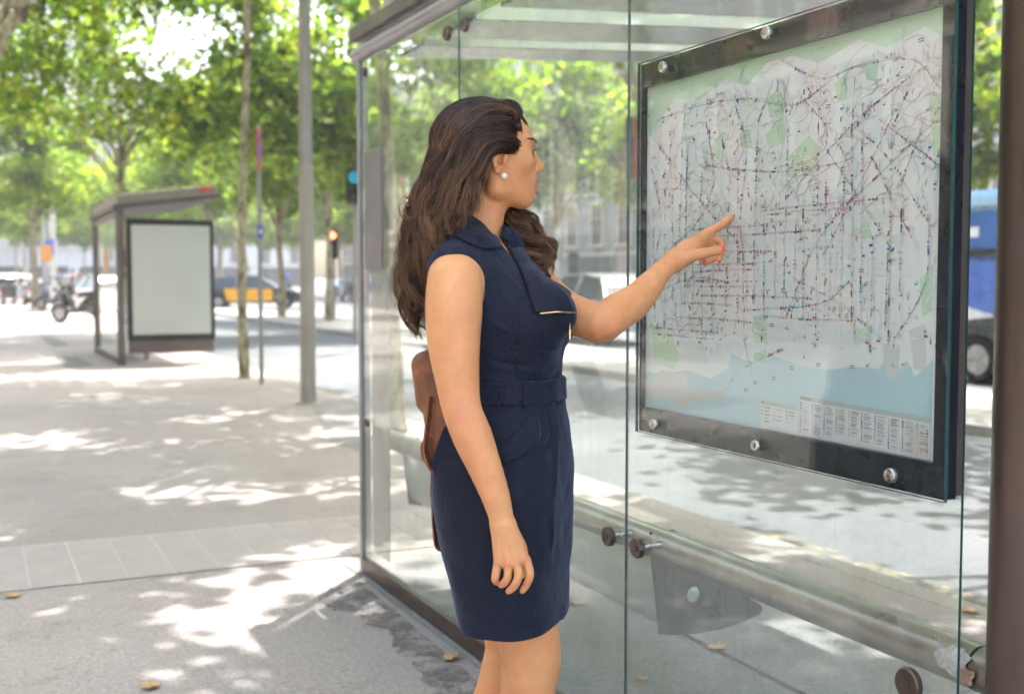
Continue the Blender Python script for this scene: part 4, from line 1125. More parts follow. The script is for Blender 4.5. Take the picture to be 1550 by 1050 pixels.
# scratched scribbles etched into the glass
ETCH, t, out = nt('scratched_glass'); df = t.nodes.new('ShaderNodeBsdfDiffuse'); df.inputs[0].default_value = (.85, .88, .85, 1); tr = t.nodes.new('ShaderNodeBsdfTransparent'); mx = t.nodes.new('ShaderNodeMixShader'); mx.inputs[0].default_value = .22
L(t, tr.outputs[0], mx.inputs[1]); L(t, df.outputs[0], mx.inputs[2]); L(t, mx.outputs[0], out.inputs[0])
def scratch(pts, w=.0022, closed=False):
    S = spline(np.array(pts, float), 6); V = []; F = []
    P = [onplane(x, y, D-.0062) for x, y in S]
    for i, p in enumerate(P):
        tt = (P[min(i+1, len(P)-1)]-P[max(i-1, 0)]).normalized(); nn_ = Vector((0, -tt.z, tt.y))
        ww = w*(.5+.5*math.sin(PI*i/max(1, len(P)-1)))
        V += [p+nn_*ww, p-nn_*ww]
    F = [(2*i, 2*i+1, 2*i+3, 2*i+2) for i in range(len(P)-1)]; return V, F
SCR = [[(762,185),(766,140),(774,120),(782,140),(786,175)], [(848,200),(845,230),(860,245),(880,240),(895,215),(893,190)], [(862,200),(866,175),(872,160),(880,175),(884,205)],
       [(905,290),(912,262),(908,230),(918,222),(930,230),(930,250),(918,262),(906,262)], [(884,180),(888,240),(885,300),(882,330)], [(876,400),(874,370),(884,345),(900,338),(892,360)],
       [(900,375),(920,372),(938,362),(925,390),(922,415)], [(838,400),(850,350),(862,320)], [(905,230),(906,300),(912,350)], [(895,420),(897,520),(893,620),(896,690)], [(870,395),(873,420)],
       [(1010,660),(1012,720),(1010,760)], [(1262,740),(1264,850)], [(990,700),(992,760)]]
for s_ in SCR:
    v, f = scratch(s_, .0020 if len(s_) > 4 else .0011); rel(raw_mesh('etched_scribble', [tuple(q) for q in v], f, ETCH))

# ---------- the transit map panel ----------
DP = D-.053
mp = bpy.data.objects.new('map_panel', None); link(mp); rel(mp)
def rm(o): o.parent = mp; return o
P0 = onplane(969, 374, DP); yl = P0.y                      # left (far) edge
yr = onplane(1437, 374, DP).y
zt = EYE+.517; zb = EYE-.385
MYL, MYR = yl-.009, yr+.026; MZT, MZB = zt-.056, zb+.060
mb = MB()
mb.box((DP, yr, zb), (DP+.028, yl, MZB)); mb.box((DP, yr, MZT), (DP+.028, yl, zt)); mb.box((DP, MYL, MZB), (DP+.028, yl, MZT)); mb.box((DP, yr, MZB), (DP+.028, MYR, MZT))
mb.box((DP+.014, MYR, MZB), (DP+.028, MYL, MZT))
rm(mb.build('map_frame', DARK))
mb = MB(); mb.box((DP+.030, yr+.004, zb+.004), (DP+.046, yl-.004, zt-.004)); rm(mb.build('back_board', pbr('brown_board', (.10, .075, .065), .5)))
x0, x1 = DP-.010, DP-.0015; a, b = yr-.010, yl+.001; z0, z1 = zb-.002, zt+.003
me = bpy.data.meshes.new('cover_glass'); V = [(x0,a,z0),(x0,b,z0),(x0,b,z1),(x0,a,z1),(x1,a,z0),(x1,b,z0),(x1,b,z1),(x1,a,z1)]
me.from_pydata(V, [], [(0,1,2,3),(7,6,5,4),(0,4,5,1),(1,5,6,2),(2,6,7,3),(3,7,4,0)]); me.materials.append(CLEAR); me.materials.append(GEDGE); me.polygons.foreach_set('material_index', [0,0,1,1,1,1])
o = bpy.data.objects.new('cover_glass', me); link(o); rm(o)
for q in ((1005,102),(1162,50),(991,642),(1350,719)):
    p_ = onplane(*q, DP-.011); mb = MB(); knob(mb, DP-.0105, p_.y, p_.z, .0135, .009); rm(mb.build('bolt_cap', STEEL))
p_ = onplane(1144, 674, DP-.011); mb = MB(); mb.lathe([(.0001, .004), (.006, .004), (.0062, .0055), (.011, .0055), (.0125, .003), (.0125, 0)], 22, 0, TR(DP-.0105, p_.y, p_.z) @ ROT('Y', -PI/2))
mb.box((DP-.0152, p_.y-.0016, p_.z-.006), (DP-.0146, p_.y+.0016, p_.z+.006), 1); rm(mb.build('lock', [STEEL, DARK]))

# the printed map: u runs right (towards -y), v up, both 0..1 on the sheet
GW, GH = MYL-MYR, MZT-MZB
def uv(px, py):
    p = onplane(px, py, DP+.0125); return ((MYL-p.y)/GW, (p.z-MZB)/GH)
layers = {}
MC = {'paper': (.80, .81, .81), 'land2': (.66, .66, .66), 'green': (.56, .73, .57), 'green2': (.60, .75, .55), 'sea': (.50, .67, .73), 'white': (.83, .83, .83), 'grey': (.58, .59, .61),
      'red': (.62, .16, .22), 'pink': (.70, .42, .50), 'navy': (.12, .16, .42), 'blue': (.16, .34, .66), 'teal': (.24, .54, .56), 'gr': (.30, .58, .32), 'tan': (.66, .56, .44), 'violet': (.42, .30, .56), 'ink': (.22, .22, .24), 'legend': (.70, .70, .70), 'head': (.48, .54, .52), 'beige': (.66, .61, .54)}
MN = list(MC); MM = [pbr('map_'+k, c, .55, 0, .03, 4, spec=.3) for k, c in MC.items()]
mv = []; mf = []; mm = []
def mquad(pts, col, lay):
    n = len(mv); 
    for u, v in pts: mv.append((DP+.0132-.00012*lay, MYL-u*GW, MZB+v*GH))
    mf.append(tuple(range(n, n+len(pts)))); mm.append(MN.index(col))
def inside(u, v): return 0 <= u <= 1 and 0 <= v <= 1
def mline(p, q, w, col, lay):
    (u0, v0), (u1, v1) = p, q
    u0, v0, u1, v1 = [min(1, max(0, x)) for x in (u0, v0, u1, v1)]
    dx, dy = (u1-u0)*GW, (v1-v0)*GH; l = math.hypot(dx, dy)
    if l < 1e-5: return
    nx, ny = -dy/l*w/2/GW, dx/l*w/2/GH
    mquad([(u0+nx, v0+ny), (u0-nx, v0-ny), (u1-nx, v1-ny), (u1+nx, v1+ny)], col, lay)
def mpoly(pxs, col, lay): mquad([tuple(min(1, max(0, c)) for c in uv(*p)) for p in pxs], col, lay)
mquad([(0,0),(1,0),(1,1),(0,1)], 'paper', 0)
# hills along the top, parks
mpoly([(981,130),(1100,98),(1200,68),(1300,38),(1432,-2),(1432,60),(1400,40),(1340,72),(1300,60),(1240,95),(1200,85),(1160,95),(1130,130),(1100,120),(1060,150),(1020,150),(1000,180),(981,210)], 'green', 1)
for pl in ([(1160,150),(1180,140),(1192,155),(1180,180),(1165,178)], [(1158,205),(1190,172),(1188,215),(1165,225)], [(1190,240),(1225,205),(1243,225),(1235,262),(1205,272),(1190,265)],
           [(1262,128),(1280,112),(1282,150),(1268,155)], [(1302,95),(1330,88),(1326,125),(1312,120)], [(1290,350),(1312,332),(1322,362)], [(1406,150),(1428,140),(1424,260),(1414,250)],
           [(1140,478),(1158,476),(1162,520),(1142,518)], [(1292,495),(1315,497),(1317,520),(1294,518)], [(1141,535),(1160,530),(1158,552),(1141,550)], [(985,490),(1010,500),(1030,540),(1020,560),(990,545)],
           [(1120,200),(1135,195),(1138,225),(1120,222)], [(1392,420),(1412,400),(1410,470),(1396,480)], [(1080,210),(1094,205),(1096,240),(1083,240)]):
    mpoly(pl, 'green' if RNG.random() < .6 else 'green2', 2)
# sea with the coast line
mpoly([(971,560),(1000,566),(1040,560),(1075,572),(1100,560),(1108,535),(1125,545),(1150,548),(1175,540),(1210,552),(1250,560),(1290,555),(1330,558),(1345,535),(1362,560),(1372,545),(1385,570),(1412,545),(1408,706),(971,618)], 'sea', 3)
mpoly([(1020,612),(1052,590),(1072,594),(1098,590),(1096,600),(1060,603),(1030,618)], 'beige', 4)
mpoly([(1335,520),(1362,522),(1360,572),(1340,574)], 'land2', 4)
mpoly([(1375,500),(1400,490),(1402,560),(1384,558)], 'land2', 4)
mpoly([(972,590),(1000,560),(1040,566),(1040,600),(990,604)], 'land2', 4)
R_ = random.Random(3)
def sea(u, v): return v < .19+.05*math.sin(u*7)*.3+.02*u
# minor streets
for i in range(120):
    u = R_.random(); v0 = R_.uniform(.22, .75); l = R_.uniform(.04, .20); a = R_.choice([PI/2, PI/2, 0, 0, PI/2-.05, .7, -.6, 1.1])
    mline((u, v0), (u+l*math.cos(a), min(.97, v0+l*math.sin(a))), .0022, 'white', 5)
for i in range(34):
    u = .30+.62*i/34; mline((u, .25), (u, .60), .0010, 'white', 5)
for i in range(26):
    v = .25+.36*i/26; mline((.22, v), (.92, v), .0012, 'white', 5)
# bus lines with their small number plates
cols = ['red', 'pink', 'red', 'blue', 'teal', 'gr', 'pink', 'violet', 'navy', 'tan']
def label(u, v, col, ang=0, k=1):
    w, h = .0062*k, .0030*k; c, s = math.cos(ang), math.sin(ang)
    q = []
    for a, b in ((-w, -h), (w, -h), (w, h), (-w, h)): q.append((u+(a*c-b*s)/GW, v+(a*s+b*c)/GH))
    if all(inside(*p) for p in q): mquad(q, col, 9)
def tiny(u, v, ang=0):
    for r in range(R_.choice([1, 2, 2, 3])):
        l = R_.uniform(.004, .012); y = v-r*.0034/GH
        if ang: pts = ((u, y), (u, y+l/GH))
        else: pts = ((u, y), (u+l/GW, y))
        if inside(*pts[1]) and inside(*pts[0]): mline(*pts, .0009, 'grey' if R_.random() < .6 else 'ink', 8)
def route(pts, col, dens=14, w=.0008, off=None):
    for i in range(len(pts)-1):
        p, q = pts[i], pts[i+1]; l = math.hypot((q[0]-p[0])*GW, (q[1]-p[1])*GH); ang = math.atan2((q[1]-p[1])*GH, (q[0]-p[0])*GW)
        mline(p, q, w, col if R_.random() < .30 else R_.choice(['tan', 'pink', 'grey']), 6); 
        if R_.random() < .6: mline((p[0]+.004, p[1]+.003), (q[0]+.004, q[1]+.003), w, R_.choice(['tan', 'grey', 'pink']), 6)
        n = max(0, int(l*dens*R_.uniform(.6, 1.3)))
        for _ in range(n):
            t_ = R_.random(); u, v = p[0]+(q[0]-p[0])*t_, p[1]+(q[1]-p[1])*t_
            for k in range(R_.choice([1, 1, 2, 3])):
                label(u+.010*k*math.cos(ang), v+.010*k*math.sin(ang), R_.choice(cols), ang+R_.choice([0, 0, PI/2]), R_.uniform(.35, .72))
            if R_.random() < .5: tiny(u+.006, v+.006, R_.random() < .6)
for i in range(26):      # verticals of the grid
    u = .04+.88*(i+R_.random()*.6)/26; a = R_.uniform(.22, .42); b = R_.uniform(.50, .86); j = R_.uniform(-.012, .012)
    pts = [(u, a), (u+j*.3, (a+b)/2), (u+j, b)]
    if i % 3 == 0: pts.append((u+j+R_.uniform(-.06, .06), min(.93, b+.12)))
    route(pts, R_.choice(['pink', 'tan', 'grey', 'gr', 'red', 'violet']), 42)
for i in range(15):      # horizontals
    v = .235+.36*i/15+R_.uniform(-.006, .006); a = R_.uniform(.02, .55); b = a+R_.uniform(.2, .4)
    route([(a, v), ((a+b)/2, v+R_.uniform(-.004, .004)), (b, v)], R_.choice(['red', 'pink', 'tan', 'violet']), 40)
for q in ([(985,205),(1060,305),(1120,370)], [(1240,210),(1300,300),(1345,370)], [(1420,180),(1330,265),(1240,360),(1190,480)], [(1200,420),(1270,460),(1335,515)], [(1130,470),(1240,460),(1280,430)],
          [(1290,190),(1345,240),(1400,330)], [(1400,100),(1300,180),(1190,300)], [(1000,180),(1060,160),(1130,150),(1200,160),(1260,120)], [(1180,90),(1240,120),(1300,100),(1380,90),(1420,130)],
          [(1210,145),(1250,190),(1280,240),(1290,280)], [(1110,150),(1130,230),(1120,330),(1130,430),(1125,500),(1135,560)], [(1100,590),(1120,560),(1180,530)], [(1350,520),(1400,430),(1405,330)],
          [(1060,250),(1150,260),(1230,255),(1290,240)], [(1150,320),(1240,310),(1340,300)], [(985,250),(1000,330),(990,400)], [(1000,440),(1050,420),(1110,430)], [(1010,380),(1060,330),(1080,270),(1070,190)],
          [(1330,180),(1420,250)], [(1360,160),(1290,300),(1250,380)], [(1400,180),(1350,330),(1340,500)], [(1320,240),(1390,380)]):
    pts = [uv(*p) for p in q]
    sm = spline(np.array(pts), 4)
    route([tuple(p) for p in sm], R_.choice(cols), 52, .0009)
for i in range(300):      # contorted suburban lanes
    u, v = R_.random(), R_.uniform(.55, .97)
    if u < .25: v = R_.uniform(.25, .9)
    pts = [(u, v)]
    a = R_.random()*6.3
    for k in range(5): a += R_.uniform(-.9, .9); pts.append((min(.99, max(.01, pts[-1][0]+.016*math.cos(a))), min(.98, max(.22, pts[-1][1]+.016*math.sin(a)))))
    route(pts, R_.choice(['tan', 'grey', 'pink', 'gr', 'red', 'violet']), 34, .0008)
for i in range(520):
    u, v = R_.random(), R_.uniform(.20, .93); tiny(u, v, R_.random() < .30)
    if R_.random() < .5: label(u, v-.006, R_.choice(cols), R_.choice([0, PI/2]), R_.uniform(.4, .8))
for q in ((1126,588),(1140,577),(1168,570),(1195,555),(1235,550),(1286,553),(1300,408),(1165,490),(1162,535),(1107,86),(1390,60),(1250,160),(1010,165),(1070,200)):
    u, v = uv(*q)
    for r in range(2): mline((u, v-r*.0045/GH), (u+.014/GW, v-r*.0045/GH), .0018, 'ink', 8)
# legends: heading strips, coloured line dots and two-line names
def box_px(q, col, lay): mpoly(q, col, lay)
def legend(TL, TR_, BR_, BL_, colsn, rows, head, first, dotcols):
    a, b, c, d = [np.array(uv(*p)) for p in (TL, TR_, BR_, BL_)]
    b = np.minimum(b, [.999, 1]); c = np.minimum(np.maximum(c, 0.002), [.999, 1]); d = np.maximum(d, .002)
    mquad([tuple(a), tuple(b), tuple(c), tuple(d)], 'legend', 10)
    f = lambda s, t_: tuple((a*(1-s)+b*s)*(1-t_)+(d*(1-s)+c*s)*t_)
    mquad([f(0, 0), f(1, 0), f(1, head), f(0, head)], 'head', 11)
    mline(f(.01, head*.5), f(.10, head*.5), .0022, 'ink', 12); mline(f(.11, head*.5), f(.27, head*.5), .0012, 'grey', 12)
    for i in range(colsn):
        n = rows-R_.choice([0, 0, 1, 2, 5 if i > 5 else 0])
        for j in range(n):
            s = (i+.12)/colsn; t_ = head+.05+(1-head-.12)*(j+.3)/rows
            p = f(s, t_); r = .0023; mquad([(p[0]+r/GW*math.cos(k), p[1]+r/GH*math.sin(k)) for k in np.linspace(0, 2*PI, 7)[:-1]], dotcols[(i*3+j//3) % len(dotcols)], 12)
            for e in (0, 1):
                l = R_.uniform(.35, .62)/colsn; mline(f(s+.16/colsn, t_-.010+e*.026), f(s+.16/colsn+l, t_-.010+e*.026), .0011, R_.choice(['ink', 'grey']), 12)
legend((1152,605),(1208,616),(1208,664),(1152,654), 3, 6, .14, 0, ['red', 'grey', 'navy', 'gr'])
legend((1211,598),(1409,634),(1408,703),(1210,663), 10, 12, .11, 0, ['navy', 'gr', 'red', 'blue', 'teal', 'tan', 'pink', 'violet'])
q = [uv(*p) for p in ((1374,640),(1405,645),(1405,690),(1374,685))]; mquad(q, 'beige', 11)
for i in range(2):
    for j in range(9):
        u = q[0][0]+.012+i*.038; v = q[0][1]-.010-j*.0068*1.0; mquad([(u+.0026/GW*math.cos(k), v+.0026/GH*math.sin(k)) for k in np.linspace(0, 2*PI, 7)[:-1]], R_.choice(cols), 13); mline((u+.006, v), (u+.006+.014, v), .0013, 'grey', 13)
o = raw_mesh('printed_map', mv, mf, MM, None, False, mm); rm(o)
# ================= TREES =================
def leaf_material(name, trans=.5, tint=(1, 1, 1)):
    m, t, out = nt(name); a = t.nodes.new('ShaderNodeAttribute'); a.attribute_name = 'Col'
    df = t.nodes.new('ShaderNodeBsdfPrincipled'); df.inputs['Roughness'].default_value = .55; df.inputs['Specular IOR Level'].default_value = .3
    tl = t.nodes.new('ShaderNodeBsdfTranslucent'); mx = t.nodes.new('ShaderNodeMixShader'); mx.inputs[0].default_value = trans
    c = mixc(t, 1., a.outputs[0], tint, 'MULTIPLY')
    L(t, c, df.inputs['Base Color']); g = mixc(t, 1., c, (2.6, 2.7, 1.0), 'MULTIPLY'); L(t, g, tl.inputs[0])
    L(t, df.outputs[0], mx.inputs[1]); L(t, tl.outputs[0], mx.inputs[2]); L(t, mx.outputs[0], out.inputs[0]); return m
LEAF = leaf_material('plane_tree_leaf')
m, t, out = nt('plane_tree_bark'); p = t.nodes.new('ShaderNodeBsdfPrincipled'); L(t, p.outputs[0], out.inputs[0]); co = coords(t, 'Object', (1, 1, .45))
n1 = noise(t, 7, 3, .5, co)
L(t, ramp(t, n1.outputs[0], [(.38, (.155, .125, .085)), (.46, (.34, .29, .19)), (.55, (.50, .45, .31)), (.62, (.28, .27, .16))]), p.inputs['Base Color'])
p.inputs['Roughness'].default_value = .85; L(t, bump(t, n1.outputs[0], .5, .02), p.inputs['Normal']); BARK = m

def crown_mesh(n, r, hz, size, seed, clumps=70, spr=.62):
    g = np.random.default_rng(seed); C = []
    while len(C) < clumps:
        q = g.uniform(-1, 1, 3); l = np.linalg.norm(q)
        if l < 1 and l > .35 and q[2] > -.75: C.append(q*np.array([r, r, hz]))
    C = np.array(C); idx = g.integers(0, clumps, n); sz = g.uniform(.55, 1.25, clumps)
    P = C[idx]+g.normal(0, 1, (n, 3))*(np.array([.22, .22, .13])*r*spr)*sz[idx][:, None]
    # leaf blade : bent quad, tip down
    yaw = g.uniform(0, 2*PI, n); tilt = g.normal(.35, .45, n); roll = g.normal(0, .5, n); s = size*g.uniform(.6, 1.25, n)
    fx = np.stack([np.cos(yaw)*np.cos(tilt), np.sin(yaw)*np.cos(tilt), -np.sin(tilt)], 1)
    sd = np.stack([-np.sin(yaw)*np.cos(roll), np.cos(yaw)*np.cos(roll), np.sin(roll)], 1); nn = np.cross(fx, sd)
    k = [(-.5, 0, 0), (-.12, .52, .10), (.18, .30, .05), (.55, 0, -.10), (.18, -.30, .05), (-.12, -.52, .10)]
    V = np.stack([P+(fx*a+sd*b+nn*c)*s[:, None] for a, b, c in k], 1)
    b = np.arange(n)[:, None]*6; F = np.concatenate([b+np.array([0, 1, 2, 3]), b+np.array([0, 3, 4, 5])], 0)
    col = np.array([.095, .160, .030])*g.uniform(.6, 1.5, (n, 1)); yel = g.random((n, 1))**3
    col = col*(1-yel*.7)+np.array([.26, .25, .03])*yel*.7
    cl = g.uniform(.75, 1.25, clumps)[idx][:, None]; col = col*cl
    me = bpy.data.meshes.new('crown'); me.vertices.add(n*6); me.vertices.foreach_set('co', V.astype(np.float32).ravel())
    me.loops.add(len(F)*4); me.loops.foreach_set('vertex_index', F.astype(np.int32).ravel()); me.polygons.add(len(F))
    me.polygons.foreach_set('loop_start', np.arange(0, len(F)*4, 4, dtype=np.int32)); me.polygons.foreach_set('loop_total', np.full(len(F), 4, dtype=np.int32)); me.update(calc_edges=True)
    ca = me.color_attributes.new('Col', 'FLOAT_COLOR', 'POINT'); ca.data.foreach_set('color', np.repeat(np.concatenate([col, np.ones((n, 1))], 1), 6, 0).astype(np.float32).ravel())
    me.materials.append(LEAF); return me, C
def trunk_mesh(C, h0, hc, seed, r0=.13, lean=(0, 0)):
    g = random.Random(seed); mb = MB()
    top = Vector((lean[0], lean[1], h0)); pts = []
    for i in range(7):
        u = i/6; pts.append((lean[0]*u**1.3+.05*math.sin(u*5+seed), lean[1]*u**1.3+.05*math.cos(u*4), h0*u))
    mb.tube(pts, [r0*(1.25 if i == 0 else 1-.42*i/6) for i in range(7)], 12)
    tp = Vector(pts[-1])
    ids = list(range(len(C))); g.shuffle(ids)
    for k in ids[:16]:
        e = Vector(C[k])+Vector((lean[0], lean[1], hc)); m = tp.lerp(e, .5)+Vector((g.uniform(-.3, .3), g.uniform(-.3, .3), g.uniform(0, .5)))
        a = tp-Vector((0, 0, g.uniform(0, .9)))
        P = [a, a.lerp(m, .5)+Vector((0, 0, .12)), m, e]; mb.tube(P, [r0*.42, r0*.30, r0*.2, r0*.06], 7)
        for _ in range(2):
            f = e+Vector((g.uniform(-.8, .8), g.uniform(-.8, .8), g.uniform(-.3, .6))); mb.tube([m, m.lerp(f, .5), f], [r0*.12, r0*.08, r0*.03], 5)
    return mb
KINDS = {}
def make_kind(key, n, r, hz, size, seed, h0, hc, r0, clumps=70, lean=(0, 0), spr=.62):
    me, C = crown_mesh(n, r, hz, size, seed, clumps, spr)
    tb = trunk_mesh(C, h0, hc, seed, r0, lean); KINDS[key] = (me, tb, hc, lean, [None])
def tree(key, x, y, label, rz=0., s=1., group='street trees along both sides of the avenue', name='plane_tree', z0=0., sz=None):
    me, tb, hc, lean, cache = KINDS[key]
    t_ = thing(name, label, 'tree', (x, y, z0), rz, group); t_.scale = (s, s, sz or s)
    if cache[0] is None: o = tb.build('trunk', BARK, t_); cache[0] = o.data
    else: o = bpy.data.objects.new('trunk', cache[0]); link(o, t_)
    c = bpy.data.objects.new('crown', me); link(c, t_); c.location = (lean[0], lean[1], hc); return t_
make_kind('A', 8500, 3.3, 2.3, .19, 11, 4.0, 6.1, .12, 46)
make_kind('B', 7500, 3.0, 2.2, .19, 12, 3.8, 5.6, .11, 40, (.4, .2))
make_kind('C', 8600, 3.4, 2.9, .25, 13, 3.6, 5.9, .14, 48)
make_kind('D', 8600, 3.6, 3.2, .27, 14, 3.8, 6.2, .15, 42, (-.5, .3))
make_kind('E', 5200, 3.1, 2.0, .20, 15, 4.2, 6.3, .11, 34)
make_kind('S', 6500, 3.0, 2.4, .19, 16, 6.2, 8.0, .062, 44)
make_kind('F', 5200, 3.3, 1.6, .18, 17, 4.6, 6.7, .075, 15, (-.3, .3), .5)
make_kind('X', 3600, 2.7, 1.1, .17, 27, 5.2, 7.2, .10, 13, (4.0, .9), .44)
make_kind('W', 6400, 3.1, 1.3, .17, 23, 5.2, 7.0, .11, 22, (4.0, .3), .5)
make_kind('T', 13500, 4.1, 2.7, .20, 21, 4.0, 6.3, .07, 66, (-1.1, -.3))
make_kind('U', 8000, 3.2, 2.6, .23, 22, 4.4, 6.6, .10, 34)
make_kind('G', 7000, 3.4, 1.6, .18, 18, 5.0, 7.6, .11, 19, (3.2, 0), .46)
def at(px, b): w = loc2w(((px-775)/FPX*b, b, 0)); return w.x, w.y
x, y = gp(375, 572); tree('S', x, y, 'slender plane tree with mottled bark between the far bus shelter and the sign pole', .4)
x, y = at(198, 26); tree('T', x, y, 'big plane tree rising behind the far bus shelter, its crown filling the upper left', 1.0)
x, y = at(500, 35); tree('B', x, y, 'plane tree with a pale trunk beside the red traffic light', 1.1, 1.0)
x, y = at(52, 46); tree('U', x, y, 'leaning pale-barked tree behind the scooters at far left', 2.2, .9)
tree('F', 3.3, 9.2, 'plane tree beyond the glass whose trunk shows through the first pane left of the hair', 0.)
tree('X', -2.3, 5.1, 'out-of-view plane tree added on the building side, its leaning crown dappling the near pavement', 0.)  # added out of frame so its crown dapples the near pavement
tree('W', -1.6, 2.7, 'out-of-view plane tree added beside the viewer, its leaning crown shading the woman', 0.)  # added out of frame, leaning so the crown keeps the woman shaded
for i, y in enumerate((9.6, 14.2, 19.8)): tree('G', -2.3-.2*i, y, 'out-of-view plane tree added on the building side, its leaning crown shading the walkway', .15*i)  # added with trunks and crowns out of frame, to shade the walkway
for i, y in enumerate((-1.0, 5.4)): tree('G', 9.5, y, 'out-of-view plane tree added on the middle strip, its leaning crown shading the near lane', PI+.1*i)  # added out of frame, turned to lean and shade the near lane
tree('E', 3.25, -2.2, 'plane tree near the road end of the shelter, throwing the dappled shade', 5.0)
for i, (x, y, k) in enumerate(((-7.6, 1.0, 'A'), (-7.4, 5.8, 'B'), (-7.8, 19.2, 'A'), (-7.2, 26, 'U'), (-7.6, 37, 'U'))):
    tree(k, x, y, 'plane tree of the inner row, mirrored in the shelter glass', i*1.7)
for i, (x, y, k) in enumerate(((9.3, -3.5, 'A'), (9.4, 2.4, 'B'), (9.4, 8.0, 'E'), (9.4, 14.9, 'A'), (9.4, 27.5, 'C'))):
    tree(k, x, y, 'plane tree on the strip in the middle of the avenue, seen through the glass', 1.1+i*2.1, 1., z0=-.02)
far_lab = 'distant leafy tree standing where the avenue fades into pale light'
for i in range(6):
    tree('CU'[i % 2], 9.4+RNG.uniform(-.3, .3), 38+i*14, far_lab, RNG.uniform(0, 6), RNG.uniform(.9, 1.15), name='distant_tree', group='distant trees of the avenue')
for i in range(12):
    tree('DC'[i % 2], 22.5+RNG.uniform(-.5, .5), 4+i*10, far_lab if i > 4 else 'leafy tree on the far pavement in front of the pale facades', RNG.uniform(0, 6), RNG.uniform(.95, 1.25), name='distant_tree', group='distant trees of the avenue' if i > 4 else 'trees on the far pavement')
for i in range(3):
    tree('U', 3.1, 64+i*14, far_lab, RNG.uniform(0, 6), RNG.uniform(.85, 1.1), name='distant_tree', group='distant trees of the avenue')
for i in range(6):
    tree('DC'[i % 2], -5.5+i*5.2, 112+RNG.uniform(-6, 6), far_lab, RNG.uniform(0, 6), RNG.uniform(1., 1.5), name='distant_tree', group='distant trees of the avenue')

# ================= BUILDINGS =================
STONE = pbr('pale_stone_facade', (.46, .42, .37), .85, 0, .12, 1.2, .15, 20)
BRICK = pbr('pink_brick_facade', (.42, .22, .17), .85, 0, .18, 2.0, .2, 30)
WHITE_ = pbr('white_render', (.62, .61, .60), .8, 0, .08, 1)
GREYF = pbr('grey_facade', (.30, .30, .31), .8, 0, .1, 1)
TRIM = pbr('stone_trim', (.58, .52, .45), .8, 0, .08, 3)
PANE = pbr('window_pane', (.05, .06, .07), .08, 0, .3, 1, spec=.8)
wm = MB()          # window local: faces -y, centre origin, width along x
wm.box((-.75, -.10, -1.10), (-.55, .02, 1.10), 0); wm.box((.55, -.10, -1.10), (.75, .02, 1.10), 0); wm.box((-.80, -.14, 1.101), (.80, .02, 1.32), 0); wm.box((-.85, -.22, -1.25), (.85, .02, -1.101), 0)
wm.box((-.548, -.03, -1.10), (.548, .015, 1.10), 1); wm.box((-.03, -.05, -1.09), (.03, -.031, 1.09), 0); wm.box((-.54, -.05, .35), (-.031, -.031, .40), 0); wm.box((.031, -.05, .35), (.54, -.031, .40), 0)
_w = wm.build('window', [TRIM, PANE]); WINME = _w.data; bpy.data.objects.remove(_w)
def building(x, y, w, dpt, h, rz, wall, label, cols, rows, group=None, off=4.2):
    b = thing('building', label, 'building', (x, y, 0), rz, group)
    mb = MB(); mb.box((-w/2, 0, -.1), (w/2, dpt, h)); mb.build('wall', wall, b)
    mb = MB(); mb.box((-w/2-.1, -.35, h-.9), (w/2+.1, -.002, h-.5)); mb.box((-w/2-.1, -.22, h+.002), (w/2+.1, dpt, h+.3)); mb.build('cornice', TRIM, b)
    mb = MB()
    for k in range(rows): mb.box((-w/2, -.09, off-1.75+k*3.4), (w/2, -.001, off-1.55+k*3.4))
    mb.build('string_course', TRIM, b)
    mb = MB(); n = max(2, cols//2)
    for k in range(n):
        c = -w/2+w*(k+.5)/n; mb.box((c-w/n*.36, -.04, .05), (c+w/n*.36, -.003, 2.5))
    mb.build('shop_front', PANE, b)
    for i in range(cols):
        for j in range(rows):
            o = bpy.data.objects.new('window', WINME); link(o, b); o.location = (-w/2+w*(i+.5)/cols, -.022, off+j*3.4)
    return b
LB = 'facade across the pavement, mirrored in the glass of the map'
for i in range(5):
    building(-12, 2+i*16, 15.8, 10, 17+1.5*(i % 3), PI/2, [BRICK, BRICK, STONE, BRICK, STONE][i], ['pink brick', 'second pink brick', 'pale stone', 'third pink brick', 'last pale stone'][i]+' '+LB, 6, 4, 'facades on the near side of the avenue')
for i in range(8):
    building(32, -6+i*15, 14.8, 9, 15+2*(i*7 % 3), -PI/2, [WHITE_, STONE, GREYF, STONE, GREYF, WHITE_, STONE, GREYF][i], ['white', 'cream stone', 'grey', 'buff stone', 'dark grey', 'chalk white', 'sand coloured', 'pale grey'][i]+' facade with tall windows on the far side of the avenue', 5, 4, 'facades across the avenue')
building(9, 150, 16, 10, 42, 0, WHITE_, 'tall white tower closing the far end of the avenue', 6, 8, None, 6)
building(-9, 142, 20, 10, 22, 0, STONE, 'lower stone block beside the white tower at the far end', 6, 5, None)
building(30, 155, 24, 10, 26, 0, WHITE_, 'wide white block to the right of the tower at the far end', 6, 5, None)

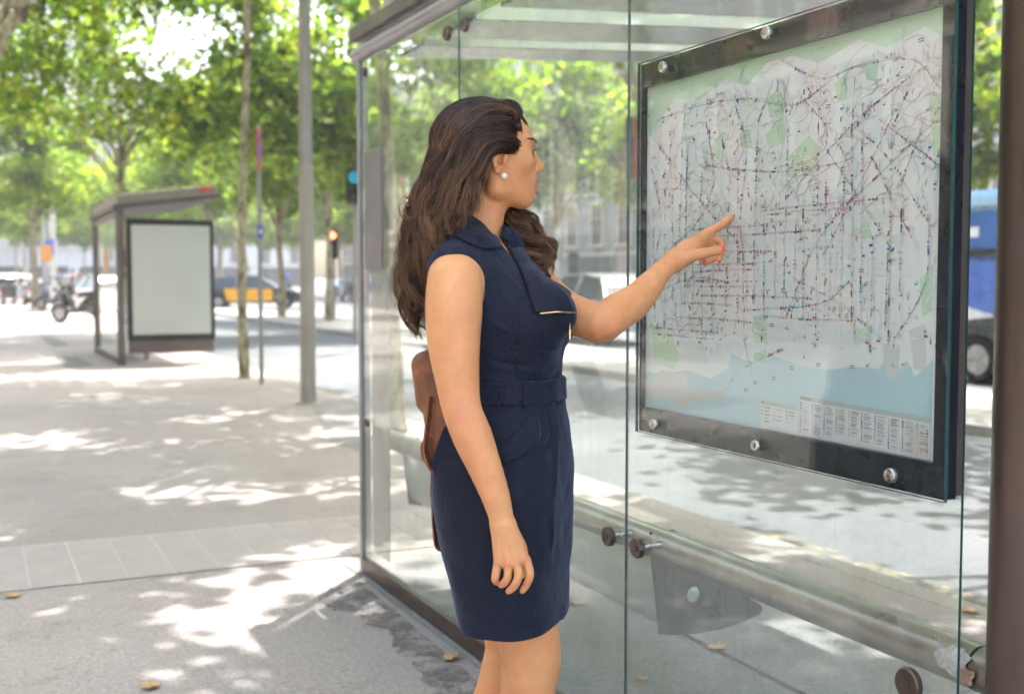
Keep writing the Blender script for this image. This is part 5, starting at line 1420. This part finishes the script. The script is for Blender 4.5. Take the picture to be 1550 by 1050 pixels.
# ================= VEHICLES =================
TYRE = pbr('tyre_rubber', (.018, .018, .018), .8); RIM = pbr('wheel_rim', (.45, .45, .46), .35, .8)
CGL = pbr('car_window', (.03, .04, .05), .06, 0, .1, spec=.8); LAMPW = pbr('headlamp_lens', (.75, .77, .78), .1, 0, .02, spec=.8); LAMPR = pbr('tail_lamp', (.45, .02, .02), .2)
def paint(name, c): return pbr(name, c, .28, .15, .03, 2, coat=.8)
def car(label, loc, rz, body, roof=None, door=None, sign=False, group='cars on the avenue', cat='car', name='car'):
    c = thing(name, label, cat, loc, rz, group); W = .88
    low = [(-2.20,.30),(-2.25,.55),(-2.20,.85),(-1.60,.93),(.95,.93),(1.75,.84),(2.18,.70),(2.25,.50),(2.18,.30),(1.78,.27),(1.72,.52),(1.50,.66),(1.25,.66),(1.03,.52),(.98,.27),(-.98,.27),(-1.03,.52),(-1.25,.66),(-1.50,.66),(-1.72,.52),(-1.78,.27)]
    mb = MB(); n = len(low)
    secs = [(-W, .93), (-W*.97, 1.0), (W*.97, 1.0), (W, .93)]
    V = []
    for (yy, k) in secs: V += [(x*(k if abs(x) > 1.9 else 1), yy if .5 < z < .9 else yy*.97, z) for x, z in low]
    import mathutils.geometry as mg
    tr_ = mg.tessellate_polygon([[Vector((p[0], p[1], 0)) for p in low]])
    F = [tuple(q) for q in tr_]+[tuple(3*n+i for i in q[::-1]) for q in tr_]
    for s_ in range(3): F += [(s_*n+i, s_*n+(i+1) % n, (s_+1)*n+(i+1) % n, (s_+1)*n+i) for i in range(n)]
    mb.add(V, F); mb.build('body', body, c, bevel=.02)
    cab = [(-2.02,.92),(-1.55,1.36),(-.65,1.47),(.25,1.44),(1.18,.93)]
    def cabin(inset, zs, nm, mt, sel=None):
        mb = MB(); V = []
        for yy in (-1, 1):
            for x, z in cab: V.append((x*inset, yy*(.84-.27*(z-.92)/.55)*inset, .92+(z-.92)*zs))
        k = len(cab); F = [tuple(range(k)), tuple(range(k, 2*k))[::-1]]+[(i, i+1, k+i+1, k+i) for i in range(k-1)]
        mb.add(V, F); return mb.build(nm, mt, c, bevel=.01)
    cabin(1., 1., 'window', CGL)
    mb = MB(); P = [(-1.72,1.22),(-1.50,1.395),(-.65,1.495),(.30,1.465),(.52,1.36)]
    V = []
    for yy in (-.62, .62):
        for x, z in P: V.append((x, yy*(.98 if z > 1.3 else 1.12), z+.01))
    for yy in (-.60, .60):
        for x, z in P: V.append((x, yy, z-.03))
    F = [(i, i+1, 5+i+1, 5+i) for i in range(4)]+[(10+i, 15+i, 16+i, 11+i) for i in range(4)]+[(i, 10+i, 11+i, i+1) for i in range(4)]+[(5+i, 6+i, 16+i, 15+i) for i in range(4)]+[(0, 5, 15, 10), (4, 14, 19, 9)]
    mb.add(V, F)
    for s in (-1, 1):
        mb.tube([(-2.0, s*.83, .93), (-1.53, s*.64, 1.37)], .035, 6); mb.tube([(-.55, s*.845, .93), (-.60, s*.60, 1.46)], .030, 6); mb.tube([(1.16, s*.84, .94), (.28, s*.60, 1.45)], .035, 6)
    mb.build('roof', roof or body, c)
    if door:
        for s in (-1, 1):
            for a, b in ((-1.02, -.30), (-.28, .93)):
                q = [(a, .36), (b, .36), (b, .90), (a-.12 if a < -1 else a, .90)]
                mb = MB(); mb.prism(q, s*.862, s*.892, 'y'); mb.build('door', door, c)
    for x in (-1.38, 1.38):
        for s in (-1, 1):
            mb = MB(); mb.lathe([(.20, -.10), (.30, -.11), (.325, -.07), (.325, .07), (.30, .11), (.20, .10)], 24, 0, TR(x, s*.78, .325) @ ROT('X', PI/2)); w = mb.build('wheel', TYRE, c)
            m2 = MB(); m2.lathe([(.0001, .085), (.06, .09), (.07, .075), (.19, .08), (.205, .10), (.205, -.10), (.0001, -.10)], 20, 0, TR(x, s*.78, .325) @ ROT('X', s*PI/2))
            for k in range(5):
                a = 2*PI*k/5; m2.tube([(x, s*.87, .325), (x+.19*math.cos(a), s*.875, .325+.19*math.sin(a))], .022, 6)
            m2.build('rim', RIM, w)
    for s in (-1, 1):
        mb = MB(); mb.bevel_box((1.98, s*.66-.17, .60), (2.235, s*.66+.17, .74), .03); mb.build('headlight', LAMPW, c)
        mb = MB(); mb.bevel_box((-2.27, s*.68-.15, .62), (-2.12, s*.68+.15, .82), .02); mb.build('tail_light', LAMPR, c)
    if sign:
        mb = MB(); mb.bevel_box((-.35, -.35, 1.50), (-.15, .35, 1.62), .03); mb.build('roof_sign', LAMPW, c)
    return c
BLK = paint('black_car_paint', (.015, .017, .022)); WHT = paint('white_car_paint', (.70, .72, .74)); SLV = paint('silver_paint_and_sky_sheen', (.38, .42, .46)); DKG = paint('dark_grey_car_paint', (.045, .055, .07)); YLW = paint('taxi_yellow', (.95, .45, .01))
x, y = at(383, 51); car('black taxi with yellow doors crossing at the far end beyond the shelter', (x, y, -.12), -TH+.12, BLK, SLV, YLW, True, None, 'taxi', 'taxi')  # silver roof colour stands in for sky reflected on the black roof
car('dark grey car whose wheel shows between the map and the brown post', (13.05, 9.95, -.12), PI/2, DKG)
car('white hatchback standing beyond the dark grey car, in front of the blue bus', (15.2, 21.5, -.12), PI/2, WHT)
car('silver car with a red tail light seen above the raised elbow', (12.6, 22.6, -.12), PI/2, SLV)
car('white car seen just right of the hair through the glass', (12.4, 29.5, -.12), PI/2, WHT)
car('pale car waiting further down the road behind the shoulder', (15.8, 38.0, -.12), PI/2, SLV)
for i, q in enumerate(((8, 58), (30, 70), (152, 47))):
    x, y = at(*q); car(['white car at the very left edge of the view beyond the scooters', 'small white car far off left of the leaning tree', 'pale blue-white car seen through the glass side of the far shelter'][i], (x, y, -.1 if x > 3.7 else .0), PI/2+.2, WHT)
# bus
bus = thing('bus', 'blue and white city bus behind the parked cars at the right edge', 'bus', (17.8, 14.5, -.12), 0)
BLUE = paint('blue_bus_paint', (.02, .13, .50))
mb = MB(); mb.bevel_box((-1.2, -5.5, .35), (1.2, 5.5, 1.80), .08); mb.build('body', BLUE, bus)
mb = MB(); mb.bevel_box((-1.18, -5.45, 2.62), (1.18, 5.45, 3.00), .10); mb.build('roof', paint('pale_blue_paint', (.35, .55, .75)), bus)
mb = MB(); mb.box((-1.16, -5.4, 1.93), (1.16, 5.4, 2.619)); mb.build('window', pbr('blue_tinted_window', (.03, .12, .34), .2, 0, .2, 2), bus); mb = MB(); mb.box((-1.21, -5.45, 1.803), (1.21, 5.45, 1.928)); mb.build('black_band', TYRE, bus)
for k in range(7):
    mb = MB(); yb = -5.2+k*1.72; mb.box((-1.205, yb, 1.932), (-1.165, yb+.14, 2.615)); mb.build('pillar', BLUE, bus)
for k in range(14):
    mb = MB(); yb = -5.0+k*.75; mb.box((-1.19, yb, 2.15), (-1.166, yb+.30, 2.33)); mb.build('window_sticker', LAMPW, bus)
mb = MB(); V = []; n = 14
for i in range(n+1):
    u = i/n; yb = -5.3+10.6*u; zc = .60+.85*(.5+.5*math.sin(u*9)); V += [(-1.206, yb, max(.4, zc-.13)), (-1.206, yb, min(1.58, zc+.13))]
mb.add(V, [(2*i, 2*i+1, 2*i+3, 2*i+2) for i in range(n)]); mb.build('white_stripe', WHT, bus)
for yb in (-3.6, 3.4):
    for s in (-1, 1):
        mb = MB(); mb.lathe([(.24, -.13), (.44, -.14), (.47, -.08), (.47, .08), (.44, .14), (.24, .13)], 24, 0, TR(s*1.07, yb, .47) @ ROT('Y', PI/2)); w = mb.build('wheel', TYRE, bus)
        m2 = MB(); m2.lathe([(.0001, .08), (.1, .1), (.24, .06), (.25, .12), (.25, -.1), (.0001, -.1)], 20, 0, TR(s*1.07, yb, .47) @ ROT('Y', s*PI/2)); m2.build('rim', RIM, w)

# scooters
SCB = paint('scooter_black', (.020, .021, .024)); SEATM = pbr('seat_vinyl', (.015, .015, .016), .5)
def scooter(label, loc, rz, bodym=SCB, screen=True, group='parked scooters'):
    c = thing('scooter', label, 'scooter', loc, rz, group)
    for x in (-.66, .66):
        mb = MB(); a = np.linspace(0, 2*PI, 25)[:-1]; mb.tube([(x+.215*math.cos(k), 0, .27+.215*math.sin(k)) for k in a], .055, 10, closed=True); w = mb.build('wheel', TYRE, c)
        m2 = MB(); m2.lathe([(.0001, .03), (.16, .025), (.175, .04), (.175, -.04), (.16, -.025), (.0001, -.03)], 18, 0, TR(x, 0, .27) @ ROT('X', PI/2)); m2.build('rim', RIM, w)
    def blob(name, pts, mt):        # (x, z, half width, half height)
        mb = MB(); V = []; n = 12
        for x, z, w, h in pts:
            for j in range(n):
                a = 2*PI*j/n; V.append((x, w*math.cos(a), z+h*math.sin(a)))
        F = [(i*n+j, i*n+(j+1) % n, (i+1)*n+(j+1) % n, (i+1)*n+j) for i in range(len(pts)-1) for j in range(n)]+[tuple(range(n))[::-1], tuple((len(pts)-1)*n+j for j in range(n))]
        mb.add(V, F, 0, True); return mb.build(name, mt, c)
    blob('body', [(-.95,.72,.05,.05),(-.80,.68,.13,.14),(-.50,.62,.19,.20),(-.20,.52,.19,.20),(.05,.36,.17,.08),(.30,.34,.16,.07),(.42,.42,.15,.12)], bodym)
    blob('front_shield', [(.34,.40,.15,.14),(.44,.58,.20,.22),(.54,.80,.21,.18),(.62,.92,.15,.12),(.66,.95,.06,.06)], bodym)
    blob('front_mudguard', [(.42,.46,.05,.04),(.60,.53,.08,.06),(.82,.50,.07,.05),(.92,.40,.04,.03)], bodym)
    blob('seat', [(-.92,.86,.08,.05),(-.75,.88,.15,.08),(-.35,.84,.16,.08),(-.02,.80,.13,.07),(.06,.76,.06,.05)], SEATM)
    mb = MB(); mb.tube([(.42, -.33, 1.08), (.50, -.15, 1.04), (.53, 0, 1.02), (.50, .15, 1.04), (.42, .33, 1.08)], .018, 8); mb.tube([(.53, 0, 1.02), (.66, 0, .30)], .03, 8); mb.build('handlebar', TYRE, c)
    for s in (-1, 1):
        mb = MB(); mb.tube([(.45, s*.24, 1.06), (.48, s*.34, 1.22)], .008, 6); mb.lathe([(.0001, -.01), (.055, -.012), (.065, 0), (.055, .012), (.0001, .01)], 14, 0, TR(.48, s*.36, 1.26) @ ROT('Y', PI/2)); mb.build('mirror', bodym, c)
    mb = MB(); mb.bevel_box((-1.0, -.07, .66), (-.93, .07, .74), .015); mb.build('tail_light', LAMPR, c)
    mb = MB(); mb.bevel_box((.655, -.08, .86), (.71, .08, .95), .015); mb.build('headlight', LAMPW, c)
    if screen:
        mb = MB(); V = []; 
        for i in range(5):
            u = i/4
            for j in range(5): v = -1+j/2; V.append((.60-.16*u-.05*v*v, v*(.20-.05*u), .96+.40*u))
        mb.add(V, [(i*5+j, i*5+j+1, i*5+j+6, i*5+j+5) for i in range(4) for j in range(4)], 0, True); o = mb.build('windscreen', pbr('pale_screen', (.70, .72, .74), .1, 0, .02, spec=.8), c)
        s_ = o.modifiers.new('thickness', 'SOLIDIFY'); s_.thickness = .006
    return c
x, y = gp(122, 489); sc1 = scooter('black scooter with a pale windscreen parked beside the far bus shelter', (x, y, 0), PI-TH-.25)
x, y = gp(84, 470); scooter('second dark scooter parked just left of the black one', (x, y, 0), PI-TH-.35, paint('scooter_grey', (.05, .05, .06)), False)
for i in range(5):
    x, y = at(512+i*13, 66+i*1.5); scooter(['silver scooter at the left end of the distant parked row', 'second scooter of the distant row by the white post', 'middle scooter of the distant parked row', 'fourth scooter of the distant parked row', 'last scooter of the distant row against the shelter post'][i], (x, y, -.12), .9+.1*i, [SLV, SCB, SLV, BLUE, SCB][i], i % 2 == 0)
for i in range(2):
    x, y = gp(14+i*24, 462); scooter(['parked scooter cut by the left edge of the view', 'small dark scooter between the left edge and the leaning tree'][i], (x, y, 0), 1.2+.4*i, [SCB, SLV][i], False)

# ================= FAR BUS SHELTER =================
fx, fy = 1.97, 17.95
fs = thing('bus_shelter', 'distant brown bus shelter with a blank advertising panel on its end', 'bus shelter', (fx, fy, 0))
def fb(name, lo, hi, mt, bv=.004):
    mb = MB(); mb.box(lo, hi); return mb.build(name, mt, fs, bevel=bv)
FM = pbr('far_shelter_metal', (.17, .145, .135), .45, .4, .12, 4)
mb = MB(); mb.tube([(.05, .05, 0), (.05, .05, 2.36)], .055, 20); mb.build('post', FM, fs)
mb = MB(); mb.tube([(.05, 3.55, 0), (.05, 3.55, 2.36)], .055, 20); mb.build('post', FM, fs)
fb('base_rail', (.02, .11, .02), (.08, 3.49, .09), FM); fb('top_rail', (.01, .0, 2.20), (.09, 3.6, 2.27), FM)
for i in range(3):
    me = bpy.data.meshes.new('glass_pane'); a, b = .12+i*1.135, .12+(i+1)*1.135-.01
    me.from_pydata([(.045,a,.10),(.045,b,.10),(.045,b,2.19),(.045,a,2.19),(.055,a,.10),(.055,b,.10),(.055,b,2.19),(.055,a,2.19)], [], [(0,1,2,3),(7,6,5,4)]); me.materials.append(GLASS); o = bpy.data.objects.new('glass_pane', me); link(o, fs)
# advertising panel
fb('panel_foot', (.16, .02, .17), (1.40, .16, .36), pbr('panel_foot_metal', (.15, .12, .11), .5, .3))
fb('panel_case', (.15, .0, .362), (1.42, .18, 2.17), pbr('black_panel_case', (.03, .03, .032), .4, .2), .012)
o = fb('blank_poster', (.215, -.006, .45), (1.355, -.001, 2.08), pbr('blank_poster_paper', (.50, .53, .50), .35, 0, .05, 1.5), 0)
def wedge(name, x0, x1, y0_, y1_, z00, z01, th, mt):
    mb = MB(); V = []
    for x, z in ((x0, z00), (x1, z01)):
        for yy in (y0_, y1_):
            for tt in (0, th): V.append((x, yy, z+tt))
    mb.add(V, [(0,1,3,2),(4,6,7,5),(0,4,5,1),(2,3,7,6),(1,5,7,3),(0,2,6,4)]); return mb.build(name, mt, fs, bevel=.01)
wedge('roof', -.05, 1.50, -.15, 3.75, 2.30, 2.50, .07, pbr('far_roof_underside', (.10, .085, .08), .5, .2)); wedge('roof_cap', .02, 1.45, -.05, 3.6, 2.385, 2.57, .13, pbr('far_roof_cap', (.30, .26, .24), .55))
mb = MB(); mb.box((1.22, -.058, 2.60), (1.36, -.052, 2.68)); mb.build('red_badge', pbr('orange_red_plate', (.75, .12, .05), .5), fs)
fb('orange_glass_reflection', (.035, 1.6, 1.38), (.041, 2.2, 1.75), pbr('orange_reflection_tone', (.75, .42, .18), .6, 0, .3, 6), 0)  # poster reflection on the side glass, painted as a thin orange slab
fb('bench', (.35, .8, .42), (.75, 3.2, .46), GREY); mb = MB()
for yy in (1.0, 3.0): mb.box((.50, yy, .01), (.56, yy+.06, .418))
mb.build('bench_leg', GREY, fs)

# ================= POLES, SIGNS, SIGNALS =================
POLE = pbr('grey_galvanised_pole', (.34, .33, .32), .45, .4, .12, 3); POLEB = pbr('painted_pole', (.36, .33, .29), .6, 0, .15, 2)
x, y = gp(467, 611); lp = thing('street_lamp', 'tall grey lamp pole standing at the kerb left of the shelter', 'lamp post', (x, y, 0))
mb = MB(); mb.tube([(0, 0, 0), (0, 0, 2.45)], [.080, .074], 28); mb.build('lower_pole', POLEB, lp); mb = MB(); mb.tube([(0, 0, 2.451), (0, 0, 9)], [.068, .045], 24); mb.build('pole', POLE, lp)
mb = MB(); mb.tube([(0, 0, 9), (.5, 0, 9.5), (1.6, 0, 9.7)], [.04, .035, .03], 12); mb.build('arm', POLE, lp); mb = MB(); mb.bevel_box((1.5, -.15, 9.60), (2.2, .15, 9.76), .05); mb.build('lamp_head', GREY, lp)
mb = MB(); mb.lathe([(.13, 0), (.13, .012), (.085, .02), (.083, .10)], 24); mb.build('base_collar', POLEB, lp)
x, y = gp(396, 581); sg = thing('road_sign', 'no-parking sign seen edge-on on a thin grey pole right of the slender tree', 'sign', (x, y, 0), 0)
mb = MB(); mb.tube([(0, 0, 0), (0, 0, 3.15)], .027, 14); mb.build('pole', POLE, sg)
RED = pbr('sign_red', (.60, .03, .05), .4, 0, .05); SBL = pbr('sign_blue', (.10, .14, .50), .4, 0, .05)
fa = math.radians(-9); MS = TR(-.0, -.035, 2.86) @ ROT('Z', -TH+math.radians(95))
mb = MB(); mb.lathe([(.0001, .004), (.20, .004), (.20, -.004), (.0001, -.004)], 32, 1, MS @ ROT('X', PI/2)); mb.lathe([(.20, .006), (.265, .006), (.268, 0), (.265, -.006), (.20, -.006)], 32, 0, MS @ ROT('X', PI/2))
mb.box((-.20, -.009, -.022), (.20, .009, .022), 0, MS @ ROT('Y', PI/4)); mb.build('sign_disc', [RED, SBL], sg)
mb = MB(); mb.bevel_box((-.055, -.004, -.075), (.055, .004, .075), .003, 0, TR(0, -.034, 1.86) @ ROT('Z', -TH+math.radians(60))); mb.build('parking_plate', SBL, sg)
mb = MB(); mb.box((-.03, -.006, -.03), (.03, -.0045, .03), 0, TR(0, -.034, 1.86) @ ROT('Z', -TH+math.radians(60))); mb.build('plate_symbol', WHITE_, sg)
SIGH = pbr('signal_housing', (.022, .022, .024), .5); YELH = pbr('signal_yellow', (.50, .38, .15), .5)
def signal(label, x, y, h, lit, rz=0., s=1., z0=0., n=3, cyan=False):
    t_ = thing('traffic_light', label, 'traffic light', (x, y, z0), rz, 'traffic lights'); mb = MB(); mb.tube([(0, .09, 0), (0, .09, h+.05)], .045, 12); mb.build('pole', POLE, t_)
    mb = MB(); mb.bevel_box((-.15*s, -.12*s, h-.29*n*s), (.15*s, .05, h+.03), .03); hs = mb.build('housing', SIGH, t_)
    for k in range(n):
        zc = h-.14*s-k*.28*s; on = (k == lit)
        colr = ((1., .10, .04), (1, .5, .05), (.05, .9, .45))[k if n == 3 else (0, 2)[k]]
        if cyan: colr = (.05, .65, .85)
        mb = MB(); mb.lathe([(.0001, .02), (.07*s, .015), (.10*s, 0)], 20, 0, TR(0, -.125*s, zc) @ ROT('X', PI/2)); mb.build('lamp', emit('lit_'+('red', 'amber', 'green')[k if n == 3 else (0, 2)[k]], colr, .10 if cyan else 4.) if on else pbr('dark_lens', (.03, .03, .03), .2), hs)
        mb = MB(); a = np.linspace(0, PI, 9); V = [(.11*s*math.cos(q), yy, zc+.11*s*math.sin(q)) for yy in (-.12*s, -.26*s) for q in a]; mb.add(V, [(i, i+1, 10+i, 9+i) for i in range(8)], 0, True); o = mb.build('visor', SIGH, hs); o.modifiers.new('thickness', 'SOLIDIFY').thickness = .004
    return t_
x, y = at(505, 36); signal('traffic light glowing red beside the pale tree trunk', x, y, 2.72, 0, -TH)
x, y = at(538, 22); signal('dark signal box with a pale cyan lamp against the edge of the shelter', x, y, 3.32, 0, -TH+.15, 1.1, n=2, cyan=True)
x, y = at(868, 33); signal('traffic light glowing green behind the woman, above the cars', x, y, 1.95, 2, -TH, 1.)
x, y = at(958, 18.5); bn = thing('banner', 'dark and red banner on a grey pole beside the left edge of the map', 'banner', (x, y, 0), -TH)
mb = MB(); mb.tube([(.10, .1, 0), (.10, .1, 4.2)], .05, 14); mb.build('pole', POLE, bn)
mb = MB(); mb.bevel_box((-.14, -.03, 2.86), (-.02, .03, 3.84), .01); mb.build('dark_side', SIGH, bn)
mb = MB(); mb.bevel_box((-.015, -.02, 2.86), (.14, .02, 3.84), .01); mb.build('red_panel', pbr('banner_red', (.55, .08, .05), .6, 0, .6, 5), bn)
for i, (q, b, hh, lab) in enumerate((((82), 52, 5.3, 'white lamp post left of the far shelter with a curved arm'), ((70), 60, 5.0, 'thinner white lamp post beside the leaning tree'))):
    x, y = at(q, b); t_ = thing('street_lamp', lab, 'lamp post', (x, y, 0), -TH, 'white lamp posts'); mb = MB(); mb.tube([(0, 0, 0), (0, 0, hh)], [.16, .12], 14); mb.build('pole', pbr('white_pole', (.62, .62, .62), .5), t_)
    mb = MB(); mb.tube([(0, 0, hh-.6), (-.3, 0, hh-.1), (-1.0, 0, hh+.15), (-1.7, 0, hh+.2)], [.06, .06, .05, .04], 10); mb.build('arm', WHITE_, t_); mb = MB(); mb.bevel_box((-2.2, -.12, hh+.12), (-1.6, .12, hh+.26), .04); mb.build('lamp_head', WHITE_, t_)
    if i == 0:
        mb = MB(); mb.bevel_box((-.30, -.2, 2.25), (.12, -.1, 2.95), .02); mb.build('blue_plate', pbr('blue_plate', (.10, .18, .62), .5), t_)
x, y = at(66, 50); t_ = thing('road_sign', 'orange and blue roadside sign left of the white lamp post', 'sign', (x, y, 0), -TH); mb = MB(); mb.tube([(0, 0, 0), (0, 0, 2.6)], .04, 10); mb.build('pole', POLE, t_)
mb = MB(); mb.bevel_box((-.05, -.08, 1.95), (.45, -.04, 2.65), .02); mb.build('sign_plate', pbr('orange_plate', (.75, .38, .10), .5), t_)

# ================= DISTANT PEDESTRIANS =================
def ped(label, x, y, rz, top, legc, seed):
    p_ = thing('person', label, 'person', (x, y, 0), rz, 'distant pedestrians'); g = random.Random(seed); st_ = .16*g.choice([-1, 1])
    def R(*a): return np.array(a)
    hipl, hipr = R(0, .09, .90), R(0, -.09, .90)
    P = [ell((0, 0, 1.60), (.085, .075, .115), None, .02), cone((0, 0, 1.42), (0, 0, 1.55), .055, .05, .02), cone((0, .10, 1.38), (0, -.10, 1.38), .08, .08, .04), ell((0, 0, 1.18), (.11, .16, .26), None, .05), ell((0, 0, .95), (.11, .16, .12), None, .05), ball((.085, 0, 1.59), .014, .01)]
    for s, sw in ((1, st_), (-1, -st_)):
        P += limb([R(0, s*.09, .92, .085), R(sw*.5, s*.09, .50, .055), R(sw*1.1-.03, s*.09, .09, .038)], 3)+[cone((sw*1.1-.03, s*.09, .04), (sw*1.1+.14, s*.09, .03), .035, .028, .02)]
        P += limb([R(0, s*.19, 1.38, .050), R(-sw*.4, s*.22, 1.12, .038), R(-sw*.9+.06, s*.21, .90, .026)], 3)+[ell((-sw*1.0+.10, s*.21, .82), (.022, .03, .07), None, .02)]
    V, F = sdf_mesh(P, .016, (-.5, -.4, -.03), (.5, .4, 1.8)); raw_mesh('body', V, F, SKIN2, p_, True)
    S = [ell((0, 0, 1.18), (.125, .175, .27), None, .05), cone((0, .11, 1.38), (0, -.11, 1.38), .09, .09, .04)]
    for s, sw in ((1, st_), (-1, -st_)): S += limb([R(0, s*.19, 1.38, .062), R(-sw*.2, s*.21, 1.22, .056)], 2)
    S.append(ell((0, 0, 1.53), (.07, .07, .07), None, .01, 'sub'))
    V, F = sdf_mesh(S, .016, (-.5, -.4, .6), (.5, .4, 1.8)); raw_mesh('shirt', V, F, top, p_, True)
    S = [ell((0, 0, .93), (.125, .175, .13), None, .05)]
    for s, sw in ((1, st_), (-1, -st_)): S += limb([R(0, s*.09, .92, .095), R(sw*.5, s*.09, .50, .070), R(sw*1.0-.03, s*.09, .14, .060)], 3)
    V, F = sdf_mesh(S, .016, (-.5, -.4, .05), (.5, .4, 1.3)); raw_mesh('trousers', V, F, legc, p_, True)
    V, F = sdf_mesh([ell((-.012, 0, 1.625), (.093, .084, .112), None, .02), ell((.10, 0, 1.57), (.06, .1, .09), None, .01, 'sub')], .014, (-.2, -.2, 1.4), (.2, .2, 1.8)); raw_mesh('hair', V, F, BROW, p_, True)
SKIN2 = pbr('far_skin', (.50, .28, .19), .5)
CW = [pbr('shirt_'+n, c, .8) for n, c in (('red', (.55, .08, .08)), ('pale_blue', (.40, .52, .68)), ('white', (.68, .68, .66)), ('pink', (.62, .36, .34)), ('dark', (.06, .06, .08)), ('blue', (.08, .14, .48)))]
for i, (q, b, c, l, lab) in enumerate(((97, 62, 1, 4, 'distant pedestrian in a pale blue shirt behind the scooters'), (111, 64, 3, 4, 'distant pedestrian in a pink shirt, middle of the group behind the scooters'), (124, 61, 0, 4, 'distant pedestrian in a red shirt left of the far shelter'),
        (34, 66, 2, 4, 'distant pedestrian in white at the far left edge'), (404, 72, 4, 2, 'distant pedestrian in dark clothes behind the taxi, left'), (424, 74, 2, 4, 'distant pedestrian in a white shirt behind the bonnet of the taxi'),
        (437, 71, 5, 4, 'distant pedestrian in a blue shirt to the right of the taxi'), (560, 60, 2, 5, 'distant pedestrian in white seen through the first glass pane'))):
    x, y = at(q, b); ped(lab, x, y, RNG.uniform(0, 6), CW[c], CW[l], i)
# ================= AIR =================
hm, ht, ho = nt('hazy_air'); vv = ht.nodes.new('ShaderNodeVolumePrincipled'); vv.inputs['Density'].default_value = .0019; vv.inputs['Anisotropy'].default_value = .5
vv.inputs['Color'].default_value = (.93, .95, .97, 1); L(ht, vv.outputs[0], ho.inputs[1])
mb = MB(); mb.box((-70, -50, -1.2), (80, 190, 47)); hz = mb.build('haze', hm); hz['kind'] = 'stuff'
# ================= LIGHT, SKY, CAMERA =================
SUN_AZ = math.radians(47); SUN_EL = math.radians(69)        # from the road side, slightly ahead
sd = Vector((math.cos(SUN_AZ)*math.cos(SUN_EL), math.sin(SUN_AZ)*math.cos(SUN_EL), math.sin(SUN_EL)))
l = bpy.data.lights.new('sun', 'SUN'); l.energy = 2.0; l.angle = math.radians(.55); l.color = (1., .955, .89)
lo = bpy.data.objects.new('sun', l); link(lo); lo.rotation_euler = sd.to_track_quat('Z', 'Y').to_euler(); lo.location = sd*60
w = bpy.data.worlds.new('World'); SC.world = w; w.use_nodes = True; t = w.node_tree; bg = t.nodes['Background']
sky = t.nodes.new('ShaderNodeTexSky'); sky.sky_type = 'NISHITA'; sky.sun_disc = False; sky.sun_elevation = SUN_EL
sky.sun_rotation = math.radians(90)-SUN_AZ; sky.altitude = 50; sky.air_density = 1.3; sky.dust_density = 4.5; sky.ozone_density = 1.
L(t, mixc(t, 1., sky.outputs[0], (1.05, 1., .93), 'MULTIPLY'), bg.inputs[0]); bg.inputs[1].default_value = .15
cam = bpy.data.cameras.new('camera'); co_ = bpy.data.objects.new('camera', cam); link(co_)
co_.location = (0, 0, EYE); co_.rotation_euler = (PI/2-PITCH, 0, -TH)
cam.sensor_width = 36; cam.lens = FPX/1550*36; cam.clip_end = 1500; cam.clip_start = .05
cam.dof.use_dof = True; cam.dof.focus_distance = 2.38; cam.dof.aperture_fstop = 3.6; cam.dof.aperture_blades = 0
SC.camera = co_
SC.view_settings.view_transform = 'Standard'; SC.view_settings.look = 'None'; SC.view_settings.gamma = 1; SC.view_settings.exposure = 2.5
SC.cycles.max_bounces = 6; SC.cycles.diffuse_bounces = 2; SC.cycles.glossy_bounces = 3; SC.cycles.transmission_bounces = 3; SC.cycles.transparent_max_bounces = 16; SC.cycles.use_adaptive_sampling = True; SC.cycles.adaptive_threshold = .03; SC.cycles.adaptive_min_samples = 16
SC.cycles.use_denoising = True; SC.cycles.sample_clamp_indirect = 6; SC.cycles.caustics_reflective = False; SC.cycles.caustics_refractive = False
